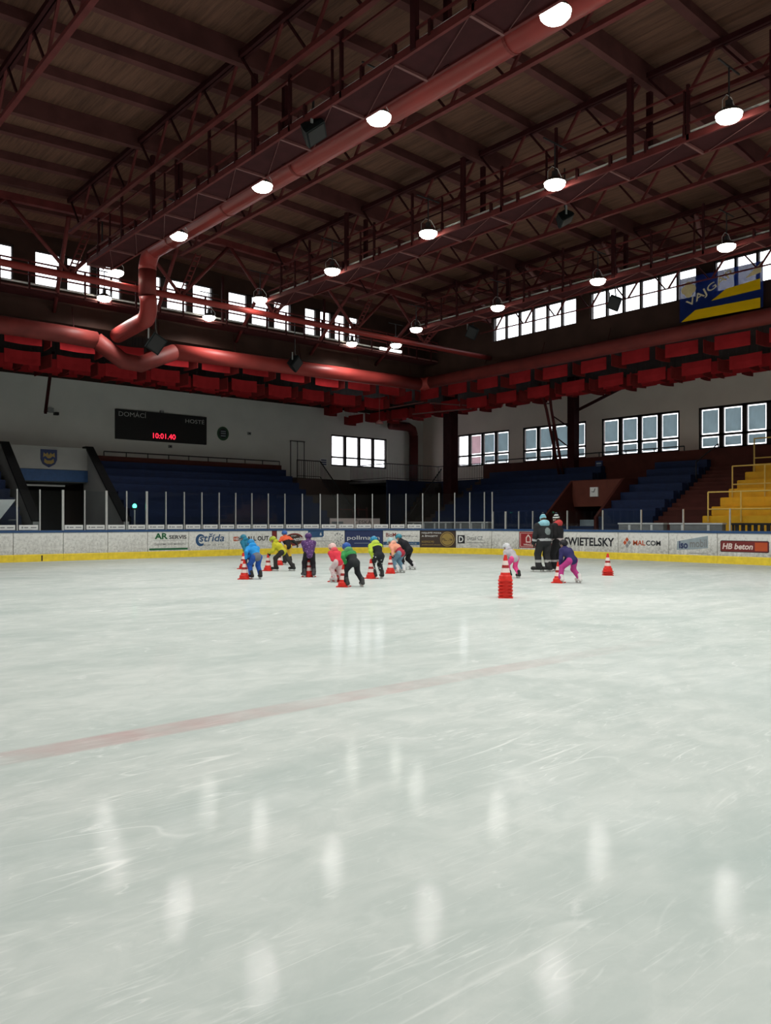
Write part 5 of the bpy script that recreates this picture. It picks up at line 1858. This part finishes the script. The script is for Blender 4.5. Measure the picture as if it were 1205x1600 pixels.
    # head cover
    if headwear == 'helmet':
        sh_ = [('e', hd + HR @ V(-0.008, 0, hr * 0.22), HR, (hr * 1.14, hr * 1.02, hr * 1.0)), ('e', hd + HR @ V(-hr * .55, 0, -hr * .05), HR, (hr * .6, hr * .9, hr * .7))]
        def cut(P, d):
            q = (P - hd) @ HR
            return np.maximum(d, np.minimum(-(q[:, 2] + hr * 0.02 + 0.0 * q[:, 0]) - 0.0, np.maximum(q[:, 0] + hr * 0.2, -(q[:, 2] + hr * 0.7))))
        hm = skin_obj('helmet', sh_, 0.0135, 0.03, [C(helmet, 0.35), C((0.02, 0.02, 0.02), 0.6)], root, (lambda c: (((((c - hd) @ HR)[:, 1] % 0.055) < 0.014) & (((c - hd) @ HR)[:, 2] > hr * 0.75)).astype(int)), cut)
        mb = MB()
        for s_ in (1, -1):
            mb.tube([hd + HR @ V(0.0, s_ * hr * 0.86, 0.0), hd + HR @ V(hr * 0.25, s_ * hr * .55, -hr * .75), hd + HR @ V(hr * .35, 0, -hr * .98)], 0.006, 5)
        mb.build('chin_strap', M['ink'], root)
    else:
        z0 = hr * 0.05
        hatp = [('e', hd + HR @ V(-0.005, 0, hr * 0.30), HR, (hr * 1.02, hr * 0.94, hr * 1.0)), ('e', hd + HR @ V(-hr * .15, 0, hr * 1.0), HR, (hr * .62, hr * .6, hr * .5))]
        def cut(P, d):
            q = (P - hd) @ HR
            return np.maximum(d, -(q[:, 2] - z0 + 0.35 * q[:, 0]))
        hm = skin_obj('knit_hat', hatp, 0.0125, 0.03, [C(helmet), C(hat2 or helmet)], root, (lambda c: (np.floor(((c - hd) @ HR)[:, 2] / 0.038) % 2).astype(int)), cut)
        pm_ = skin_obj('pompom', [('e', hd + HR @ V(-hr * .2, 0, hr * 1.62), HR, (hr * .34, hr * .34, hr * .34)), ('e', hd + HR @ V(-hr * .2 + .02, 0.01, hr * 1.72), HR, (hr * .24, hr * .24, hr * .24))], 0.012, 0.02, C((0.03, 0.04, 0.06)), hm)
        skin_obj('hair', [('e', hd + HR @ V(-hr * .35, 0, -hr * .15), HR, (hr * .72, hr * .80, hr * .75))], 0.0135, 0.02, C((0.06, 0.035, 0.02)), root)
    # gloves: palm, four unequal curled fingers, thumb off the side of the palm
    for i, (sp, el, hn) in enumerate(arms):
        d = unit(unit(hn - el) * 0.5 + V(0.15, 0, -0.8))
        sgn = 1 if i == 0 else -1
        side = unit(np.cross(d, V(0, -sgn, 0)))              # towards the thumb side
        nrm = unit(np.cross(side, d))
        if nrm[1] * sgn > 0:
            nrm = -nrm
        g = S / 1.2 * (1.0 if not adult else 0.92)
        wr = hn
        pc = wr + d * 0.045 * g
        pr = [('c', wr - unit(hn - el) * 0.03 * g, wr + d * 0.02 * g, 0.030 * g, 0.027 * g), ('c', pc + side * 0.020 * g, pc - side * 0.020 * g, 0.020 * g, 0.019 * g)]
        for q, (o_, ln) in enumerate(((0.030, 0.050), (0.010, 0.057), (-0.010, 0.053), (-0.029, 0.040))):
            k0 = pc + d * 0.020 * g + side * o_ * g
            k1 = k0 + unit(d + nrm * 0.35) * ln * 0.55 * g
            k2 = k1 + unit(d * 0.5 + nrm) * ln * 0.5 * g
            pr += [('c', k0, k1, 0.0105 * g, 0.0095 * g, 0.004), ('c', k1, k2, 0.0095 * g, 0.008 * g, 0.004)]
        t0 = pc - d * 0.012 * g + side * 0.030 * g
        t1 = t0 + unit(side + d * 0.7 + nrm * 0.3) * 0.032 * g
        pr += [('c', t0, t1, 0.0125 * g, 0.011 * g, 0.005), ('c', t1, t1 + unit(d + nrm * 0.6 + side * 0.2) * 0.024 * g, 0.011 * g, 0.009 * g, 0.004)]
        skin_obj('glove', pr, 0.0062, 0.012, C(gloves), root)
    # skates: boot with a steel blade
    for i, (hp, kn, an) in enumerate(legs):
        fyaw = foot_yaw[i]
        f = V(math.cos(fyaw), math.sin(fyaw), 0)
        toe = V(an[0], an[1], sole) + f * 0.105 * S + V(0, 0, 0.025 * S)
        heel = V(an[0], an[1], sole) - f * 0.045 * S + V(0, 0, 0.03 * S)
        pr = [('c', heel, toe, 0.036 * S, 0.031 * S), ('c', heel + V(0, 0, 0.0), an + V(0, 0, 0.055 * S) - f * 0.012, 0.038 * S, 0.044 * S), ('c', toe + V(0, 0, 0.004), toe - f * 0.03, 0.033 * S, 0.034 * S)]
        zf = sole - 0.004
        bt = skin_obj('skate_boot', pr, 0.0125, 0.03, C(skates, 0.4), root, None, lambda P, d: np.maximum(d, zf - P[:, 2]))
        bl = MB()
        a, c = V(an[0], an[1], 0) - f * 0.085 * S, V(an[0], an[1], 0) + f * 0.145 * S
        bl.bar((a[0], a[1], 0.012), (c[0], c[1], 0.012), 0.006, 0.024)
        for q in (-0.045, 0.095):
            p = V(an[0], an[1], 0) + f * q * S
            bl.bar((p[0], p[1], 0.02), (p[0], p[1], zf + 0.002), 0.03, 0.05)
        bl.build('blade', M['alu'], bt)
    return root

Lf = V(-0.758, 0.652, 0)      # towards the left of the picture, along the ice
Af = V(0.652, 0.758, 0)       # away from the camera
def yaw_of(l, a):
    d = Lf * l + Af * a
    return math.atan2(d[1], d[0])

def upper(frac):
    """second colour below a line across the trunk, arms keep the first"""
    def f(c, x):
        t = ((c - x['pel']) @ x['ax']) / x['TL']
        arm = np.zeros(len(c), bool)
        for sp, el, hn in x['arms']:
            arm |= (sdf_caps(c, sp, el, 0.075 * x['b'], 0.065 * x['b']) < 0) | (sdf_caps(c, el, hn, 0.065 * x['b'], 0.055 * x['b']) < 0)
        return ((t < frac) & ~arm).astype(int)
    return f
def upper_all(frac, cuff=True):
    def f(c, x):
        t = ((c - x['pel']) @ x['ax']) / x['TL']
        low = t < frac
        arm = np.zeros(len(c), bool)
        fore = np.zeros(len(c), bool)
        for sp, el, hn in x['arms']:
            fore |= sdf_caps(c, el + (hn - el) * .3, hn, 0.06 * x['b'], 0.055 * x['b']) < 0
        return (low | fore).astype(int)
    return f
def cuffs(z0, z1):
    return lambda c: ((c[:, 2] > z0) & (c[:, 2] < z1)).astype(int)

K = dict(S=1.20)
speck_dark = pattern_mat('speckled_black_cloth', (0.010, 0.011, 0.015), (0.62, 0.66, 0.66), 13.0, 0.26, 0.30)
purple_pat = pattern_mat('purple_pattern_cloth', (0.085, 0.030, 0.140), (0.30, 0.15, 0.38), 16.0, 0.24, 0.30)
pink_pat = pattern_mat('pale_pink_pattern_cloth', (0.72, 0.56, 0.57), (0.50, 0.30, 0.33), 17.0, 0.22, 0.26)

def on_cone(z=0.54, x=0.34, spread=0.04):
    return ((x, spread, z), (x, -spread, z))

person('child in a bright blue jacket and blue trousers bending over a cone', (11.50, 18.72), yaw_of(0.60, 0.85), cone=(11.26, 18.91), lean=0.85, hip=(-0.05, 0.60), feet=((0.05, 0.12), (-0.02, -0.12)), hands=((0.27, 0.03, 0.56), (0.25, -0.05, 0.54)),
       jacket=(0.025, 0.30, 0.72), jacket2=[(0.16, 0.17, 0.19), (0.02, 0.05, 0.15)], jsplit=upper(0.16), trousers=(0.025, 0.10, 0.42), helmet=(0.02, 0.25, 0.55), hood=(0.03, 0.33, 0.75), gloves=(0.03, 0.03, 0.10), **K)
person('child in a teal jacket half hidden behind the bright blue child', (13.98, 23.20), yaw_of(0.7, 0.6), cone=(13.68, 23.05), lean=0.75, hip=(-0.05, 0.62), hands=((0.36, 0.04, 0.56), (0.35, -0.04, 0.55)), feet=((0.06, 0.10), (-0.03, -0.10)),
       jacket=(0.015, 0.16, 0.26), trousers=(0.02, 0.06, 0.2), helmet=(0.04, 0.22, 0.32), hood=(0.02, 0.2, 0.32), gloves=(0.02, 0.02, 0.03), **K)
person('child in a yellow jacket lunging to the left with a cone', (14.05, 21.36), yaw_of(1.0, 0.30), cone=(13.74, 21.64), lean=0.80, hip=(-0.05, 0.60), feet=((0.16, 0.08), (-0.36, -0.07)), hands=((0.36, 0.05, 0.57), (0.36, -0.05, 0.56)),
       jacket=(0.55, 0.52, 0.03), trousers=(0.035, 0.032, 0.030), helmet=(0.42, 0.50, 0.04), hood=(0.50, 0.50, 0.03), gloves=(0.02, 0.02, 0.02), **K)
person('child in an orange and black jacket and yellow trousers, one arm flung out', (16.35, 24.45), yaw_of(0.55, 0.95), lean=0.45, hip=(-0.03, 0.66), feet=((0.06, 0.09), (-0.04, -0.10)), hands=((0.22, 0.28, 0.72), (-0.12, -0.46, 0.62)), roll=0.1,
       jacket=(0.80, 0.13, 0.05), jacket2=[(0.02, 0.02, 0.022)], jsplit=upper_all(0.60), trousers=(0.78, 0.52, 0.06), trousers2=(0.03, 0.03, 0.04), tsplit=lambda c: (c[:, 2] < 0.30).astype(int), helmet=(0.05, 0.14, 0.42), gloves=(0.02, 0.02, 0.02), **K)
person('child in a purple patterned jacket and black trousers seen from behind', (13.02, 18.40), yaw_of(0.22, 1.0), cone=(13.10, 18.53), lean=0.48, hip=(-0.06, 0.65), feet=((0.06, 0.13), (-0.03, -0.13)), hands=((0.30, 0.04, 0.56), (0.30, -0.04, 0.56)),
       jacket=purple_pat, trousers=(0.014, 0.012, 0.016), helmet=(0.085, 0.035, 0.15), gloves=(0.03, 0.02, 0.05), skates=(0.05, 0.05, 0.055), S=1.24)
person('child in a bright red jacket and pale pink trousers bending over a cone', (12.48, 16.36), yaw_of(0.60, 0.80), cone=(12.55, 16.58), lean=0.80, hip=(-0.04, 0.53), feet=((0.04, 0.09), (-0.02, -0.09)), hands=((0.22, 0.03, 0.56), (0.22, -0.05, 0.55)),
       jacket=(0.74, 0.045, 0.075), trousers=pink_pat, helmet=(0.80, 0.55, 0.52), hood=(0.74, 0.10, 0.12), gloves=(0.16, 0.03, 0.05), skates=(0.55, 0.5, 0.5), S=1.10)
person('child in a green and black jacket with a blue helmet bending over a cone', (11.87, 14.99), yaw_of(0.55, 0.85), cone=(11.71, 15.14), lean=0.85, hip=(-0.05, 0.58), feet=((0.03, 0.16), (-0.10, -0.20)), hands=((0.20, 0.03, 0.56), (0.20, -0.05, 0.54)),
       jacket=(0.035, 0.27, 0.070), jacket2=[(0.022, 0.026, 0.028)], jsplit=upper(0.50), trousers=(0.017, 0.019, 0.023), helmet=(0.030, 0.11, 0.42), hood=(0.12, 0.33, 0.15), gloves=(0.02, 0.02, 0.02), skates=(0.05, 0.05, 0.05), S=1.16)
person('child in a black and lime jacket and black speckled trousers', (14.15, 16.76), yaw_of(0.50, 0.95), cone=(14.00, 16.88), lean=0.70, hip=(-0.05, 0.62), feet=((0.04, 0.10), (-0.03, -0.10)), hands=((0.26, 0.10, 0.54), (0.27, -0.0, 0.53)),
       jacket=(0.46, 0.62, 0.05), jacket2=[(0.014, 0.016, 0.022)], jsplit=upper(0.72), trousers=speck_dark, trousers2=(0.50, 0.50, 0.50), tsplit=cuffs(0.14, 0.20), helmet=(0.030, 0.25, 0.45), hood=(0.55, 0.70, 0.10), gloves=(0.012, 0.012, 0.014), S=1.24)
person('child in a peach and red jacket and light blue trousers bending over a cone', (16.22, 18.22), yaw_of(0.80, 0.60), cone=(15.83, 18.18), lean=0.92, hip=(-0.06, 0.60), feet=((0.05, 0.10), (-0.06, -0.11)), hands=((0.34, 0.05, 0.57), (0.34, -0.05, 0.56)),
       jacket=(0.82, 0.36, 0.24), jacket2=[(0.42, 0.035, 0.06)], jsplit=upper(0.36), trousers=(0.17, 0.31, 0.42), helmet=(0.36, 0.58, 0.62), hood=(0.85, 0.45, 0.34), gloves=(0.07, 0.02, 0.03), skates=(0.75, 0.76, 0.76), S=1.24)
person('child in a black jacket and teal helmet behind the child in peach', (17.50, 19.25), yaw_of(0.95, 0.40), lean=0.80, hip=(-0.05, 0.64), feet=((0.10, 0.09), (-0.16, -0.10)), hands=((0.34, 0.08, 0.55), (0.34, -0.04, 0.55)),
       jacket=(0.016, 0.017, 0.022), trousers=(0.014, 0.014, 0.018), helmet=(0.05, 0.27, 0.36), gloves=(0.02, 0.02, 0.02), skates=(0.72, 0.73, 0.74), S=1.30)
person('small child in a grey jacket and bright pink trousers with a white helmet', (17.10, 14.50), yaw_of(0.50, 0.90), lean=0.95, hip=(-0.05, 0.54), feet=((0.08, 0.08), (-0.12, -0.09)), hands=((0.22, 0.14, 0.42), (0.24, 0.03, 0.42)),
       jacket=(0.48, 0.46, 0.50), trousers=(0.85, 0.085, 0.30), helmet=(0.66, 0.68, 0.70), hood=(0.5, 0.48, 0.52), gloves=(0.35, 0.04, 0.05), S=1.08)
person('child in a navy jacket and magenta trousers straddling a cone', (16.75, 12.34), yaw_of(0.50, 0.80), lean=0.75, hip=(-0.06, 0.58), feet=((0.14, 0.20), (-0.10, -0.20)), hands=((0.20, 0.16, 0.46), (0.22, 0.06, 0.46)),
       jacket=(0.030, 0.026, 0.110), jacket2=[(0.014, 0.014, 0.02)], jsplit=upper(5.0) if False else None, trousers=(0.50, 0.050, 0.25), helmet=(0.018, 0.018, 0.022), gloves=(0.015, 0.015, 0.02), skates=(0.78, 0.76, 0.74), S=1.20, head_pitch=0.1)

def coach(c, x):
    t = ((c - x['pel']) @ x['ax']) / x['TL']
    s_ = np.zeros(len(c), int)
    q = (c - x['pel']) @ x['fwd']
    arm = np.zeros(len(c), bool)
    for sp, el, hn in x['arms']:
        arm |= (sdf_caps(c, sp, el, 0.072 * x['b'], 0.06 * x['b']) < 0) | (sdf_caps(c, el, hn, 0.06 * x['b'], 0.055 * x['b']) < 0)
        u = ((c - el) @ unit(hn - el)) / np.linalg.norm(hn - el)
        near = sdf_caps(c, el, hn, 0.06 * x['b'], 0.055 * x['b']) < 0
        s_[near & (u > 0.45) & (u < 0.72)] = 1
    s_[(t > 0.02) & (t < 0.17) & ~arm] = 1
    em = (q[:, 0] < 0) & (((t - 0.62) / 0.24) ** 2 + ((q[:, 1] + 0.05) / 0.11) ** 2 < 1) & ~arm
    s_[em] = 2
    return s_
AD = dict(S=1.70, adult=True, headwear='hat', group='adults on the ice', bulk=1.12, lean=0.10, head_pitch=0.0, gloves=(0.02, 0.02, 0.02))
person('adult in a dark suit with a light blue hood and bobble hat, seen from behind', (19.80, 15.57), yaw_of(0.35, 1.0), feet=((0.10, 0.13), (-0.03, -0.13)), hands=((0.12, 0.30, 0.86), (0.20, -0.22, 0.92)),
       jacket=(0.022, 0.023, 0.026), jacket2=[(0.42, 0.44, 0.45), (0.24, 0.29, 0.29)], jsplit=coach, trousers=(0.026, 0.026, 0.028), trousers2=(0.42, 0.43, 0.42), tsplit=cuffs(0.30, 0.37), helmet=(0.10, 0.40, 0.55), hat2=(0.35, 0.60, 0.68), hood=(0.30, 0.60, 0.70), foot_yaw=(0.95, 0.75), **AD)
person('adult in black with a red hood and striped bobble hat, right of the other adult', (20.56, 15.62), yaw_of(0.85, 0.45), feet=((0.08, 0.13), (-0.04, -0.13)), hands=((0.22, 0.20, 1.0), (0.14, -0.26, 0.92)),
       jacket=(0.016, 0.015, 0.017), jacket2=[(0.45, 0.38, 0.38), (0.016, 0.015, 0.017)], jsplit=coach, trousers=(0.012, 0.012, 0.014), trousers2=(0.45, 0.42, 0.42), tsplit=cuffs(0.30, 0.36), helmet=(0.02, 0.02, 0.022), hat2=(0.70, 0.74, 0.72), hood=(0.55, 0.06, 0.06), foot_yaw=(0.4, 0.1), **AD)
